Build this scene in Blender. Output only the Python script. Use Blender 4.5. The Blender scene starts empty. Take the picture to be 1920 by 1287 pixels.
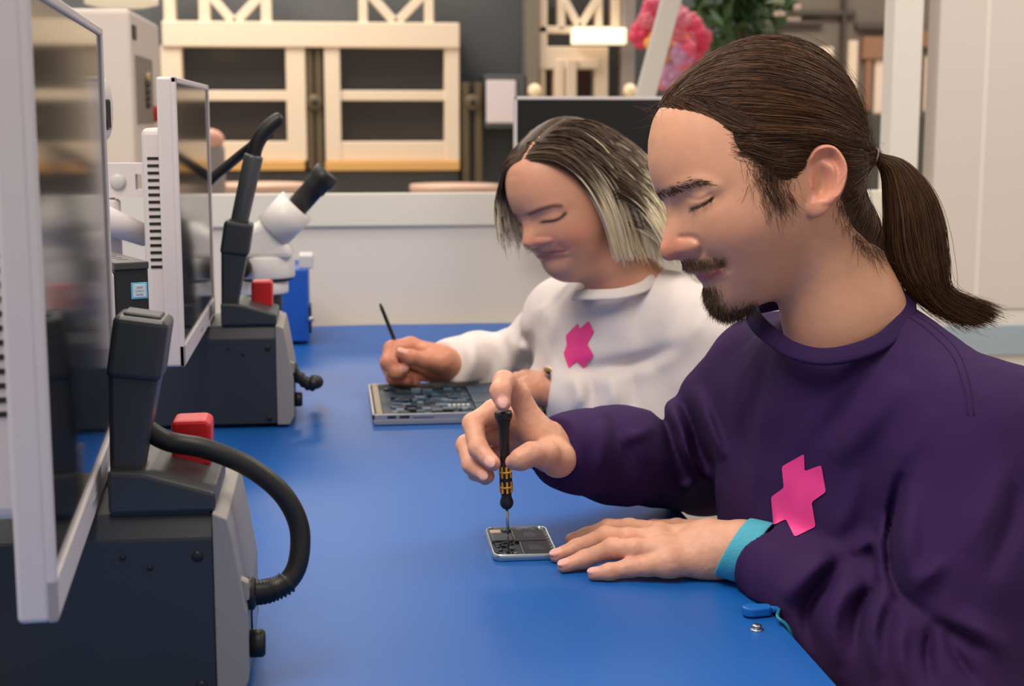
import bpy, bmesh, math, random
import numpy as np
from mathutils import Vector, Matrix

def want(k): return True

# ------------------------------------------------------------------ camera
FPX = 2800.0                                  # focal length in pixels of the 1920x1287 frame
YAW, PITCH = math.radians(6.9), math.radians(8.6)
CAM = np.array([0.0, 0.0, 1.20])
FWD = np.array([math.sin(YAW)*math.cos(PITCH), math.cos(YAW)*math.cos(PITCH), -math.sin(PITCH)])
RGT = np.array([math.cos(YAW), -math.sin(YAW), 0.0])
UPV = np.cross(RGT, FWD)
scene = bpy.context.scene
cd = bpy.data.cameras.new('camera'); co = bpy.data.objects.new('camera', cd)
scene.collection.objects.link(co); scene.camera = co
cd.sensor_width = 36.0; cd.lens = FPX/1920*36.0; cd.clip_start = 0.05; cd.clip_end = 200
M = Matrix(((RGT[0], UPV[0], -FWD[0], CAM[0]), (RGT[1], UPV[1], -FWD[1], CAM[1]), (RGT[2], UPV[2], -FWD[2], CAM[2]), (0, 0, 0, 1)))
co.matrix_world = M
cd.dof.use_dof = True; cd.dof.focus_distance = 1.42; cd.dof.aperture_fstop = 9.0
# ------------------------------------------------------------------ world, lamps, exposure
scene.view_settings.view_transform = 'Standard'; scene.view_settings.look = 'None'
scene.view_settings.exposure = -0.18; scene.view_settings.gamma = 1.0
scene.view_settings.use_curve_mapping = False
world = bpy.data.worlds.new('world'); scene.world = world; world.use_nodes = True
bg = world.node_tree.nodes['Background']; bg.inputs[0].default_value = (1.0, 0.93, 0.87, 1); bg.inputs[1].default_value = 0.56
def area(name, loc, target, sx, sy, power, col):
    l = bpy.data.lights.new(name, 'AREA'); l.shape = 'RECTANGLE'; l.size = sx; l.size_y = sy; l.energy = power; l.color = col
    o = bpy.data.objects.new(name, l); scene.collection.objects.link(o); o.location = loc
    o.rotation_euler = (Vector(target)-Vector(loc)).to_track_quat('-Z', 'Y').to_euler()
    return o
WARM = (1.0, 0.88, 0.77)
def down(name, x, y, z, sx, sy, power, col): return area(name, (x, y, z), (x, y+1e-4, 0), sx, sy, power, col)
down('ceiling_panel_bench_offscreen', -0.55, 0.75, 2.75, 1.2, 1.2, 56, WARM)
down('ceiling_panel_aisle_offscreen', 1.75, 2.1, 2.75, 1.2, 1.2, 36, WARM)
down('ceiling_panel_end_offscreen', -0.55, 3.0, 2.75, 1.2, 1.2, 26, WARM)
down('hall_ceiling_panel_offscreen', -0.9, 8.2, 3.6, 2.5, 1.5, 150, (1.0, 0.88, 0.76))
down('hall_ceiling_panel_right_offscreen', 3.0, 9.6, 3.6, 2.5, 1.5, 150, (1.0, 0.88, 0.76))

# ------------------------------------------------------------------ pixel -> place
def W(px, py, d):
    """point seen at pixel (px,py), d metres along the view axis"""
    return CAM + d*(FWD + (px-960.0)/FPX*RGT + (643.5-py)/FPX*UPV)
def WZ(px, py, z):
    """point seen at pixel (px,py) lying at height z"""
    r = FWD + (px-960.0)/FPX*RGT + (643.5-py)/FPX*UPV
    return CAM + r*((z-CAM[2])/r[2])
def WY(px, py, y):
    r = FWD + (px-960.0)/FPX*RGT + (643.5-py)/FPX*UPV
    return CAM + r*((y-CAM[1])/r[1])
def WX(px, py, x):
    r = FWD + (px-960.0)/FPX*RGT + (643.5-py)/FPX*UPV
    return CAM + r*((x-CAM[0])/r[0])
def PROJ(P):
    q = np.asarray(P)-CAM; d = q@FWD
    return 960.0+FPX*(q@RGT)/d, 643.5-FPX*(q@UPV)/d, d

# ------------------------------------------------------------------ materials
MATS = {}
def srgb(r, g, b):
    f = lambda c: ((c/255.0)/12.92 if c/255.0 <= 0.04045 else (((c/255.0)+0.055)/1.055)**2.4)
    return (f(r), f(g), f(b), 1.0)
def mat(name, col, rough=0.5, metal=0.0, bump=0.0, bscale=400.0, var=0.0, vscale=8.0, spec=0.5, sss=0.0, coat=0.0, emit=None, estr=1.0, attr=None, trans=0.0, bstretch=None, alpha=1.0):
    if name in MATS: return MATS[name]
    m = bpy.data.materials.new(name); m.use_nodes = True
    nt = m.node_tree; b = nt.nodes['Principled BSDF']
    if len(col) == 3: col = (*col, 1.0)
    b.inputs['Base Color'].default_value = col; b.inputs['Roughness'].default_value = rough
    b.inputs['Metallic'].default_value = metal; b.inputs['Specular IOR Level'].default_value = spec
    b.inputs['Coat Weight'].default_value = coat; b.inputs['Transmission Weight'].default_value = trans
    b.inputs['Alpha'].default_value = alpha
    if sss: 
        b.inputs['Subsurface Weight'].default_value = sss; b.inputs['Subsurface Radius'].default_value = (1.0, 0.35, 0.2); b.inputs['Subsurface Scale'].default_value = 0.004
    if emit: 
        b.inputs['Emission Color'].default_value = (*emit[:3], 1); b.inputs['Emission Strength'].default_value = estr
    tc = nt.nodes.new('ShaderNodeTexCoord')
    src = None
    if attr:
        a = nt.nodes.new('ShaderNodeVertexColor'); a.layer_name = attr; src = a.outputs['Color']
    if var > 0:
        n = nt.nodes.new('ShaderNodeTexNoise'); n.inputs['Scale'].default_value = vscale; n.inputs['Detail'].default_value = 4.0
        nt.links.new(tc.outputs['Object'], n.inputs['Vector'])
        mr = nt.nodes.new('ShaderNodeMapRange'); mr.inputs[3].default_value = 1-var; mr.inputs[4].default_value = 1+var
        nt.links.new(n.outputs['Fac'], mr.inputs[0])
        mx = nt.nodes.new('ShaderNodeMix'); mx.data_type = 'RGBA'; mx.blend_type = 'MULTIPLY'; mx.inputs[0].default_value = 1.0
        if src is not None: nt.links.new(src, mx.inputs[6])
        else: mx.inputs[6].default_value = col
        nt.links.new(mr.outputs[0], mx.inputs[7]); src = mx.outputs[2]
    if src is not None: nt.links.new(src, b.inputs['Base Color'])
    if bump > 0:
        n2 = nt.nodes.new('ShaderNodeTexNoise'); n2.inputs['Scale'].default_value = bscale; n2.inputs['Detail'].default_value = 3.0
        if bstretch:
            mp = nt.nodes.new('ShaderNodeMapping'); mp.inputs['Scale'].default_value = bstretch
            nt.links.new(tc.outputs['Object'], mp.inputs[0]); nt.links.new(mp.outputs[0], n2.inputs['Vector'])
        else: nt.links.new(tc.outputs['Object'], n2.inputs['Vector'])
        bp = nt.nodes.new('ShaderNodeBump'); bp.inputs['Strength'].default_value = bump; bp.inputs['Distance'].default_value = 0.001
        nt.links.new(n2.outputs['Fac'], bp.inputs['Height']); nt.links.new(bp.outputs[0], b.inputs['Normal'])
    MATS[name] = m
    return m

# ------------------------------------------------------------------ object helpers
COL = scene.collection
def obj(name, me, m=None, parent=None, smooth=None):
    o = bpy.data.objects.new(name, me); COL.objects.link(o)
    if m is not None and not me.materials:
        me.materials.append(m)
    if parent is not None: o.parent = parent
    return o
def tag(o, label, cat, group=None):
    o['label'] = label; o['category'] = cat
    if group: o['group'] = group
    return o
def struct(o): o['kind'] = 'structure'; return o
def thing(name, label, cat, loc=(0, 0, 0), rot=(0, 0, 0), group=None):
    o = bpy.data.objects.new(name, None); COL.objects.link(o); o.empty_display_size = 0.05
    o.location = loc; o.rotation_euler = rot
    return tag(o, label, cat, group)
def copy_tree(o, parent=None):
    c = o.copy(); COL.objects.link(c); c.parent = parent
    for ch in [x for x in bpy.data.objects if x.parent == o]: copy_tree(ch, c)
    return c
class B:
    """collects shapes into one mesh"""
    def __init__(s): s.bm = bmesh.new()
    def box(s, x0, x1, y0, y1, z0, z1, bev=0.0, seg=2):
        r = bmesh.ops.create_cube(s.bm, size=1.0)
        vs = r['verts']
        for v in vs: v.co = Vector(((x0+x1)/2+v.co.x*(x1-x0), (y0+y1)/2+v.co.y*(y1-y0), (z0+z1)/2+v.co.z*(z1-z0)))
        if bev > 0:
            es = list({e for v in vs for e in v.link_edges})
            bmesh.ops.bevel(s.bm, geom=es, offset=bev, segments=seg, affect='EDGES', profile=0.5)
        return s
    def prism(s, pts, axis, a, b, bev=0.0, seg=2):
        """polygon pts (2D) extruded along axis from a to b. axis 'x': pts are (y,z); 'y': (x,z); 'z': (x,y)"""
        def mk(p, t):
            if axis == 'x': return Vector((t, p[0], p[1]))
            if axis == 'y': return Vector((p[0], t, p[1]))
            return Vector((p[0], p[1], t))
        va = [s.bm.verts.new(mk(p, a)) for p in pts]; vb = [s.bm.verts.new(mk(p, b)) for p in pts]
        fs = [s.bm.faces.new(va), s.bm.faces.new(vb[::-1])]
        n = len(pts)
        for i in range(n): fs.append(s.bm.faces.new((va[i], vb[i], vb[(i+1) % n], va[(i+1) % n])))
        bmesh.ops.recalc_face_normals(s.bm, faces=fs)
        if bev > 0:
            es = list({e for f in fs for e in f.edges})
            bmesh.ops.bevel(s.bm, geom=es, offset=bev, segments=seg, affect='EDGES', profile=0.5)
        return s
    def tube(s, pts, rad, n=12, cap=True):
        pts = [Vector(p) for p in pts]; k = len(pts)
        if not hasattr(rad, '__len__'): rad = [rad]*k
        prev = None; rings = []
        for i, p in enumerate(pts):
            t = (pts[min(i+1, k-1)]-pts[max(i-1, 0)])
            if t.length < 1e-9: t = Vector((0, 0, 1))
            t.normalize()
            if prev is None:
                a = Vector((0, 0, 1)) if abs(t.z) < 0.9 else Vector((1, 0, 0))
                nx = t.cross(a).normalized()
            else: nx = (prev-t*prev.dot(t)).normalized()
            prev = nx; ny = t.cross(nx)
            rings.append([s.bm.verts.new(p+(nx*math.cos(2*math.pi*j/n)+ny*math.sin(2*math.pi*j/n))*rad[i]) for j in range(n)])
        fs = []
        for i in range(k-1):
            for j in range(n): fs.append(s.bm.faces.new((rings[i][j], rings[i][(j+1) % n], rings[i+1][(j+1) % n], rings[i+1][j])))
        if cap: fs.append(s.bm.faces.new(rings[0][::-1])); fs.append(s.bm.faces.new(rings[-1]))
        for f in fs: f.smooth = True
        return s
    def lathe(s, prof, n=24, mtx=None):
        """profile (r,z) turned round z"""
        rings = []
        for r, z in prof: rings.append([s.bm.verts.new(Vector((r*math.cos(2*math.pi*j/n), r*math.sin(2*math.pi*j/n), z))) for j in range(n)])
        fs = []
        for i in range(len(prof)-1):
            for j in range(n): fs.append(s.bm.faces.new((rings[i][j], rings[i][(j+1) % n], rings[i+1][(j+1) % n], rings[i+1][j])))
        fs.append(s.bm.faces.new(rings[0][::-1])); fs.append(s.bm.faces.new(rings[-1]))
        for f in fs: f.smooth = True
        if mtx is not None:
            for rg in rings:
                for v in rg: v.co = mtx @ v.co
        return s
    def sphere(s, c, r, u=16, v=10):
        m = Matrix.Translation(Vector(c)) @ Matrix.Diagonal((*(r if hasattr(r, '__len__') else (r, r, r)), 1))
        q = bmesh.ops.create_uvsphere(s.bm, u_segments=u, v_segments=v, radius=1.0, matrix=m)
        for vv in q['verts']:
            for f in vv.link_faces: f.smooth = True
        return s
    def xform(s, m):
        for v in s.bm.verts: v.co = m @ v.co
        return s
    def mesh(s, name, auto=True):
        me = bpy.data.meshes.new(name); bmesh.ops.recalc_face_normals(s.bm, faces=s.bm.faces[:])
        s.bm.to_mesh(me); s.bm.free()
        return me
    def put(s, name, m, parent=None): return obj(name, s.mesh(name), m, parent)
def aim(a, b):
    """matrix whose z runs from a to b, origin a"""
    a = Vector(a); b = Vector(b)
    return Matrix.Translation(a) @ (b-a).to_track_quat('Z', 'Y').to_matrix().to_4x4()
def spline(pts, n):
    """Catmull-Rom through pts (k,dim), n samples"""
    P = np.asarray(pts, float); k = len(P)
    Q = np.vstack([2*P[0]-P[1], P, 2*P[-1]-P[-2]])
    t = np.linspace(0, k-1-1e-9, n); i = t.astype(int); u = (t-i)[:, None]
    p0, p1, p2, p3 = Q[i], Q[i+1], Q[i+2], Q[i+3]
    return 0.5*((2*p1)+(-p0+p2)*u+(2*p0-5*p1+4*p2-p3)*u**2+(-p0+3*p1-3*p2+p3)*u**3)
# ------------------------------------------------------------------ implicit modelling: fields -> meshes (surface nets on sparse blocks)
def smin(a, b, k):
    h = np.clip(0.5+0.5*(b-a)/k, 0, 1)
    return b+(a-b)*h-k*h*(1-h)
def smax(a, b, k): return -smin(-a, -b, k)
def rcone(P, a, b, ra, rb):
    """round cone distance"""
    a = np.asarray(a, float); b = np.asarray(b, float)
    ba = b-a; l2 = max(ba@ba, 1e-12); pa = P-a
    t = np.clip((pa@ba)/l2, 0, 1)
    q = pa-t[:, None]*ba
    return np.sqrt((q*q).sum(1))-(ra+(rb-ra)*t)
def ellip(P, c, r, Rm=None):
    q = P-np.asarray(c, float)
    if Rm is not None: q = q@Rm          # columns of Rm = ellipsoid axes
    r = np.asarray(r, float)
    k0 = np.sqrt(((q/r)**2).sum(1)); k1 = np.sqrt(((q/(r*r))**2).sum(1))
    return np.where(k1 < 1e-9, -r.min(), k0*(k0-1.0)/np.maximum(k1, 1e-9))
def cones(P, prims, k):
    """smooth union of round cones [(a,b,ra,rb[,k])], far ones skipped"""
    c = P.mean(0); R = np.sqrt(((P-c)**2).sum(1).max()); d = None
    C = c[None]
    vals = [float(rcone(C, p[0], p[1], p[2], p[3])[0]) for p in prims]
    m = min(vals)
    for p, v in zip(prims, vals):
        if v-m > 2*R+k*1.5: continue
        e = rcone(P, p[0], p[1], p[2], p[3])
        d = e if d is None else smin(d, e, p[4] if len(p) > 4 else k)
    return d
def vnoise(P, s, seed=0):
    """cheap smooth 3-D value noise in [-1,1]"""
    Q = P*s+seed*17.13; i = np.floor(Q).astype(np.int64); f = Q-i; f = f*f*(3-2*f)
    def h(a): 
        n = (a[:, 0]*73856093) ^ (a[:, 1]*19349663) ^ (a[:, 2]*83492791) ^ (seed*2654435761)
        n = (n ^ (n >> 13))*1274126177 & 0x7fffffff
        return (n ^ (n >> 16)) % 65536/32768.0-1.0
    r = 0
    for dx in (0, 1):
        for dy in (0, 1):
            for dz in (0, 1):
                w = (f[:, 0] if dx else 1-f[:, 0])*(f[:, 1] if dy else 1-f[:, 1])*(f[:, 2] if dz else 1-f[:, 2])
                r = r+w*h(i+np.array([dx, dy, dz]))
    return r
def net(f, lo, hi, h, Bk=20, lip=1.4):
    lo = np.asarray(lo, float); hi = np.asarray(hi, float)
    nb = np.ceil((hi-lo)/(h*Bk)).astype(int)
    gi = np.stack(np.meshgrid(*[np.arange(n) for n in nb], indexing='ij'), -1).reshape(-1, 3)
    R = h*Bk*math.sqrt(3)/2
    cen = lo+(gi+0.5)*h*Bk
    fc = np.concatenate([f(cen[i:i+1]) for i in range(len(cen))]) if len(cen) < 200 else np.concatenate([f(c) for c in np.array_split(cen, max(1, len(cen)//8))])
    keep = gi[np.abs(fc) < R*lip+2*h]
    g = np.stack(np.meshgrid(*[np.arange(Bk+1)]*3, indexing='ij'), -1).reshape(-1, 3)
    N = np.int64((nb.max()+2)*Bk+4)
    key = lambda a: (a[..., 0]*N+a[..., 1])*N+a[..., 2]
    VK, VP, QK = [], [], []
    cor = np.array([[i, j, k] for i in (0, 1) for j in (0, 1) for k in (0, 1)])
    edges = [(a, b) for a in range(8) for b in range(a+1, 8) if np.abs(cor[a]-cor[b]).sum() == 1]
    for kb in keep:
        base = kb*Bk
        P = lo+(base+g)*h
        v = f(P).reshape(Bk+1, Bk+1, Bk+1)
        if v.min() > 0 or v.max() < 0: continue
        cv = np.stack([v[c[0]:c[0]+Bk, c[1]:c[1]+Bk, c[2]:c[2]+Bk] for c in cor], -1)
        s = cv < 0; act = s.any(-1) & ~s.all(-1)
        idx = np.argwhere(act)
        if not len(idx): continue
        cva = cv[act]; acc = np.zeros((len(idx), 3)); cnt = np.zeros(len(idx))
        for a, b in edges:
            va, vb = cva[:, a], cva[:, b]; m = (va < 0) != (vb < 0)
            t = np.where(m, va/np.where(m, va-vb, 1), 0)
            acc += np.where(m[:, None], cor[a]+t[:, None]*(cor[b]-cor[a]), 0); cnt += m
        VK.append(key(idx+base)); VP.append(lo+(idx+base+acc/cnt[:, None])*h)
        for ax in range(3):
            sl = [slice(0, Bk)]*3; sl2 = list(sl); sl2[ax] = slice(1, Bk+1)
            A, Bv = v[tuple(sl)] < 0, v[tuple(sl2)] < 0
            e = np.argwhere(A != Bv)
            if not len(e): continue
            flip = A[tuple(e.T)]
            o1, o2 = (ax+1) % 3, (ax+2) % 3
            d1 = np.zeros(3, int); d1[o1] = 1; d2 = np.zeros(3, int); d2[o2] = 1
            e = e+base
            q = np.stack([key(e), key(e-d1), key(e-d1-d2), key(e-d2)], -1)
            q[~flip] = q[~flip][:, ::-1]
            QK.append(q)
    VK = np.concatenate(VK); VP = np.concatenate(VP); QK = np.concatenate(QK)
    o = np.argsort(VK); VK = VK[o]; VP = VP[o]
    j = np.searchsorted(VK, QK); j = np.minimum(j, len(VK)-1)
    ok = (VK[j] == QK).all(1)
    return VP, j[ok]
def relax(V, F, it=1, w=0.4):
    n = len(V); E = np.concatenate([F[:, [0, 1]], F[:, [1, 2]], F[:, [2, 3]], F[:, [3, 0]]])
    E = np.concatenate([E, E[:, ::-1]])
    deg = np.bincount(E[:, 0], minlength=n).clip(1)
    for _ in range(it):
        A = np.stack([np.bincount(E[:, 0], weights=V[E[:, 1], c], minlength=n) for c in range(3)], -1)/deg[:, None]
        V = V*(1-w)+A*w
    return V
def meshdata(name, V, F, col=None, smooth=True):
    me = bpy.data.meshes.new(name)
    me.vertices.add(len(V)); me.vertices.foreach_set('co', np.ascontiguousarray(V, np.float32).ravel())
    k = F.shape[1]
    me.loops.add(F.size); me.loops.foreach_set('vertex_index', F.astype(np.int32).ravel())
    me.polygons.add(len(F)); me.polygons.foreach_set('loop_start', np.arange(0, F.size, k, dtype=np.int32))
    if smooth: me.polygons.foreach_set('use_smooth', np.ones(len(F), bool))
    me.update(calc_edges=True); me.validate()
    if col is not None:
        ca = me.color_attributes.new('Col', 'FLOAT_COLOR', 'POINT')
        c4 = np.ones((len(V), 4), np.float32); c4[:, :3] = col; ca.data.foreach_set('color', c4.ravel())
    return me
def strands(paths, r0, col, sides=3, taper=0.35, rvar=0.3, seed=1):
    """paths (n,k,3) -> one mesh of thin tapering tubes; col (n,3) or (n,k,3)"""
    rng = np.random.default_rng(seed)
    n, k, _ = paths.shape
    T = np.gradient(paths, axis=1); T /= np.linalg.norm(T, axis=2, keepdims=True)+1e-9
    ref = rng.normal(size=(n, 1, 3)); N1 = np.cross(T, np.broadcast_to(ref, T.shape)); N1 /= np.linalg.norm(N1, axis=2, keepdims=True)+1e-9
    N2 = np.cross(T, N1)
    s = np.linspace(0, 1, k)
    rad = r0*(1-(1-taper)*s**2)[None]*(1+rvar*rng.uniform(-1, 1, (n, 1)))
    V = np.stack([paths+rad[..., None]*(N1*math.cos(2*math.pi*j/sides)+N2*math.sin(2*math.pi*j/sides)) for j in range(sides)], 2)   # n,k,sides,3
    idx = np.arange(n*k*sides).reshape(n, k, sides)
    F = []
    for j in range(sides):
        a = idx[:, :-1, j]; b = idx[:, :-1, (j+1) % sides]; c = idx[:, 1:, (j+1) % sides]; d = idx[:, 1:, j]
        F.append(np.stack([a, b, c, d], -1).reshape(-1, 4))
    F = np.concatenate(F)
    if col.ndim == 2: col = np.repeat(col[:, None], k, 1)
    C = np.repeat(col[:, :, None], sides, 2).reshape(-1, 3)
    return V.reshape(-1, 3), F, C
def joinmesh(parts):
    Vs, Fs, Cs, o = [], [], [], 0
    for V, F, C in parts:
        Vs.append(V); Fs.append(F+o); Cs.append(C); o += len(V)
    return np.concatenate(Vs), np.concatenate(Fs), np.concatenate(Cs)
def onebody(parts, arms):
    """join head (parts[0]) and hands (parts[1:]) into one connected skin: arms run inside the sleeves.
    arms: (shoulder, elbow) for each hand"""
    V, F, C = joinmesh(parts); off = np.cumsum([0]+[len(p[0]) for p in parts])
    fc = V[F].mean(1); own = np.searchsorted(off, F[:, 0], 'right')-1
    kill = []; nV, nF = [], []; base = len(V)
    hd = np.where(own == 0)[0]; low = hd[np.argsort(fc[hd, 2])[:400]]
    for k, (sh, el) in enumerate(arms):
        a = low[np.argmin(np.linalg.norm(fc[low]-sh, axis=1)+(1e3*np.isin(low, kill)))]
        hn = np.where(own == k+1)[0]; b = hn[np.argmin(np.linalg.norm(fc[hn]-el, axis=1))]
        kill += [a, b]
        pts = [0.5*(fc[a]+sh), sh, 0.5*(sh+el), el, 0.7*el+0.3*fc[b]]; rad = [0.03, 0.045, 0.04, 0.036, 0.03]
        prev = F[a][::-1]
        for i, (p, r) in enumerate(zip(pts, rad)):
            d = (pts[min(i+1, 4)]-pts[max(i-1, 0)]); d = d/np.linalg.norm(d); u = np.cross(d, [0.3, 0.2, 1.0]); u /= np.linalg.norm(u); v = np.cross(d, u)
            nV += [p+r*u, p+r*v, p-r*u, p-r*v]; cur = np.arange(base, base+4); base += 4
            nF += [[prev[j], prev[(j+1) % 4], cur[(j+1) % 4], cur[j]] for j in range(4)]; prev = cur
        q = F[b]
        nF += [[prev[j], prev[(j+1) % 4], q[(j+1) % 4], q[j]] for j in range(4)]
    F = np.concatenate([np.delete(F, kill, 0), np.array(nF)]); V = np.concatenate([V, np.array(nV)])
    C = np.concatenate([C, np.repeat(C.mean(0)[None], len(nV), 0)])
    return V, F, C
# ---- 2-D maps used to model a head from its side outline
def inpoly(X, Y, poly):
    r = np.zeros(X.shape, bool); n = len(poly)
    for i in range(n):
        x0, y0 = poly[i]; x1, y1 = poly[(i+1) % n]
        if y0 == y1: continue
        r ^= ((y0 > Y) != (y1 > Y)) & (X < (x1-x0)*(Y-y0)/(y1-y0)+x0)
    return r
def segdist(X, Y, poly, closed=True):
    d = np.full(X.shape, 1e9); n = len(poly)
    for i in range(n if closed else n-1):
        x0, y0 = poly[i]; x1, y1 = poly[(i+1) % n]; dx, dy = x1-x0, y1-y0
        t = np.clip(((X-x0)*dx+(Y-y0)*dy)/(dx*dx+dy*dy+1e-9), 0, 1)
        d = np.minimum(d, np.hypot(X-x0-t*dx, Y-y0-t*dy))
    return d
def smoothpoly(poly, n=220):
    P = np.asarray(poly, float); k = len(P)
    Q = np.vstack([P[-1], P, P[0], P[1]])
    t = np.linspace(0, k, n, endpoint=False); i = t.astype(int); u = (t-i)[:, None]
    p0, p1, p2, p3 = Q[i], Q[i+1], Q[i+2], Q[i+3]
    return 0.5*((2*p1)+(-p0+p2)*u+(2*p0-5*p1+4*p2-p3)*u**2+(-p0+3*p1-3*p2+p3)*u**3)
class Map2:
    """scalar map over a pixel rectangle"""
    def __init__(s, x0, y0, x1, y1, st=2.0):
        s.x0, s.y0, s.st = x0, y0, st
        s.nx, s.ny = int((x1-x0)/st)+1, int((y1-y0)/st)+1
        s.X, s.Y = np.meshgrid(x0+st*np.arange(s.nx), y0+st*np.arange(s.ny), indexing='ij')
    def sample(s, A, x, y):
        u = np.clip((x-s.x0)/s.st, 0, s.nx-1.001); v = np.clip((y-s.y0)/s.st, 0, s.ny-1.001)
        i = u.astype(int); j = v.astype(int); a = u-i; b = v-j
        return (A[i, j]*(1-a)*(1-b)+A[i+1, j]*a*(1-b)+A[i, j+1]*(1-a)*b+A[i+1, j+1]*a*b)
def poisson(mask, st, it=1500):
    """solve lap(phi) = -1 inside mask, phi = 0 outside"""
    ms = [mask]
    while min(ms[-1].shape) > 24: ms.append(ms[-1][::2, ::2])
    phi = None
    for lv in range(len(ms)-1, -1, -1):
        m = ms[lv]; h2 = (st*2**lv)**2
        if phi is None: phi = np.zeros(m.shape)
        else:
            p = np.repeat(np.repeat(phi, 2, 0), 2, 1); q = np.zeros(m.shape); a, b = min(p.shape[0], m.shape[0]), min(p.shape[1], m.shape[1]); q[:a, :b] = p[:a, :b]; phi = q*m
        red = (np.add.outer(np.arange(m.shape[0]), np.arange(m.shape[1])) % 2 == 0) & m; blk = m & ~red
        for _ in range(260 if lv else 160):
            for c in (red, blk):
                s4 = np.zeros_like(phi); s4[1:-1, 1:-1] = phi[:-2, 1:-1]+phi[2:, 1:-1]+phi[1:-1, :-2]+phi[1:-1, 2:]
                phi = np.where(c, phi+1.7*((s4+h2)/4-phi), phi)
    return np.maximum(phi, 0)
def blur(A, n=1):
    for _ in range(n):
        A = np.pad(A, 1, 'edge'); A = (A[:-2, 1:-1]+2*A[1:-1, 1:-1]+A[2:, 1:-1])/4
        A = np.pad(A, ((0, 0), (1, 1)), 'edge'); A = (A[:, :-2]+2*A[:, 1:-1]+A[:, 2:])/4
    return A
# ------------------------------------------------------------------ setting
TZ = 0.75                                     # bench top
M_white = mat('white_plastic', srgb(210, 203, 203), 0.42, bump=0.05, bscale=900)
M_mat = mat('blue_esd_mat', srgb(14, 88, 168), 0.42, bump=0.10, bscale=1500, var=0.05, vscale=6, spec=0.4)
M_edge = mat('white_laminate', srgb(214, 206, 203), 0.45)
M_floor = mat('pale_floor', srgb(196, 186, 172), 0.5, var=0.06, vscale=3)
M_part = mat('partition_white', srgb(226, 220, 212), 0.6, bump=0.03, bscale=300)
M_rail = mat('blue_grey_rail', srgb(156, 172, 184), 0.45)
M_metal = mat('satin_steel', srgb(190, 190, 188), 0.28, metal=1.0)
if want('set'):
    struct(B().box(-6, 6, -3, 14, -0.1, 0.0).put('floor', M_floor))
    # bench: top, frame, legs
    t = thing('workbench', 'long workbench with thin white edged top carrying the blue mat', 'table', (-0.1, 1.6, 0))
    X0, X1, Y0, Y1 = -0.62, 0.396, 0.2, 3.26
    B().box(X0+0.1, X1+0.1, Y0-1.6, Y1-1.6, TZ-0.030, TZ-0.0025, 0.002).put('tabletop', M_edge, t)
    for lx in (X0+0.2, X1-0.16):
        for ly in (Y0-1.4, Y1-1.8):
            B().box(lx-0.02+0.1, lx+0.02+0.1, ly-0.02, ly+0.02, 0, TZ-0.03, 0.002).put('leg', M_white, t)
    B().box(X0+0.2+0.1, X1-0.16+0.1, -1.42, -1.38, TZ-0.09, TZ-0.03, 0.002).put('cross_rail', M_white, t)
    B().box(X0+0.2+0.1, X1-0.16+0.1, 1.44, 1.48, TZ-0.09, TZ-0.03, 0.002).put('cross_rail', M_white, t)
    p = WZ(1515, 1236, 0.70)
    B().box(p[0]+0.095, p[0]+0.118, p[1]-1.61, p[1]-1.59, 0.60, 0.70, 0.004).put('edge_clamp', mat('grey_beige_plastic', srgb(150, 145, 130), 0.5), t)
    # mat with a faintly wavy far edge
    b = B(); n = 40
    xs = np.linspace(X0+0.005, X1-0.0015, n)
    top = [b.bm.verts.new((x, Y1-0.01+0.006*math.sin(x*9)+0.003*math.sin(x*23), TZ)) for x in xs]
    bot = [b.bm.verts.new((x, Y0+0.005, TZ)) for x in xs]
    f = [b.bm.faces.new((bot[i], bot[i+1], top[i+1], top[i])) for i in range(n-1)]
    r = bmesh.ops.extrude_face_region(b.bm, geom=f)
    for v in r['geom']:
        if isinstance(v, bmesh.types.BMVert): v.co.z -= 0.0026
    tag(b.put('work_mat', M_mat), 'bright blue antistatic rubber mat covering the workbench', 'mat')
    # low partition behind the bench, posts, panel on the right
    YP = 3.33
    zt = WY(700, 372, YP)[2]
    w = struct(B().box(-3.0, 2.6, YP, YP+0.06, 0.0, zt, 0.004).put('wall_back', M_part))
    zc = WY(700, 424, YP)[2]
    B().box(-3.0, 1.26, YP-0.012, YP+0.002, zc, zt+0.012, 0.003).put('top_rail', mat('partition_cap', srgb(226, 222, 208), 0.5), w)
    B().box(0.66, 2.6, YP-0.014, YP, WY(1890, 664, YP)[2], WY(1890, 609, YP)[2], 0.002).put('rail', M_rail, w)
    xa, xb = WY(1672, 150, YP)[0], WY(1727, 150, YP)[0]
    struct(B().box(xa, xb, YP-0.003, YP+0.063, 0.76, 2.6, 0.004).put('trim_1', M_part))
    xa = WY(1757, 150, YP)[0]; xm = WY(1842, 150, YP)[0]
    wr = B().box(xa, 2.6, YP-0.005, YP+0.065, 0.753, 2.6, 0.003).put('wall_right', mat('panel_white', srgb(214, 204, 197), 0.6, var=0.02, vscale=2)); struct(wr)
    B().box(xm, xm+0.012, YP-0.007, YP-0.001, WY(1890, 604, YP)[2], 2.6, 0.001).put('panel_seam', M_part, wr)
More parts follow.
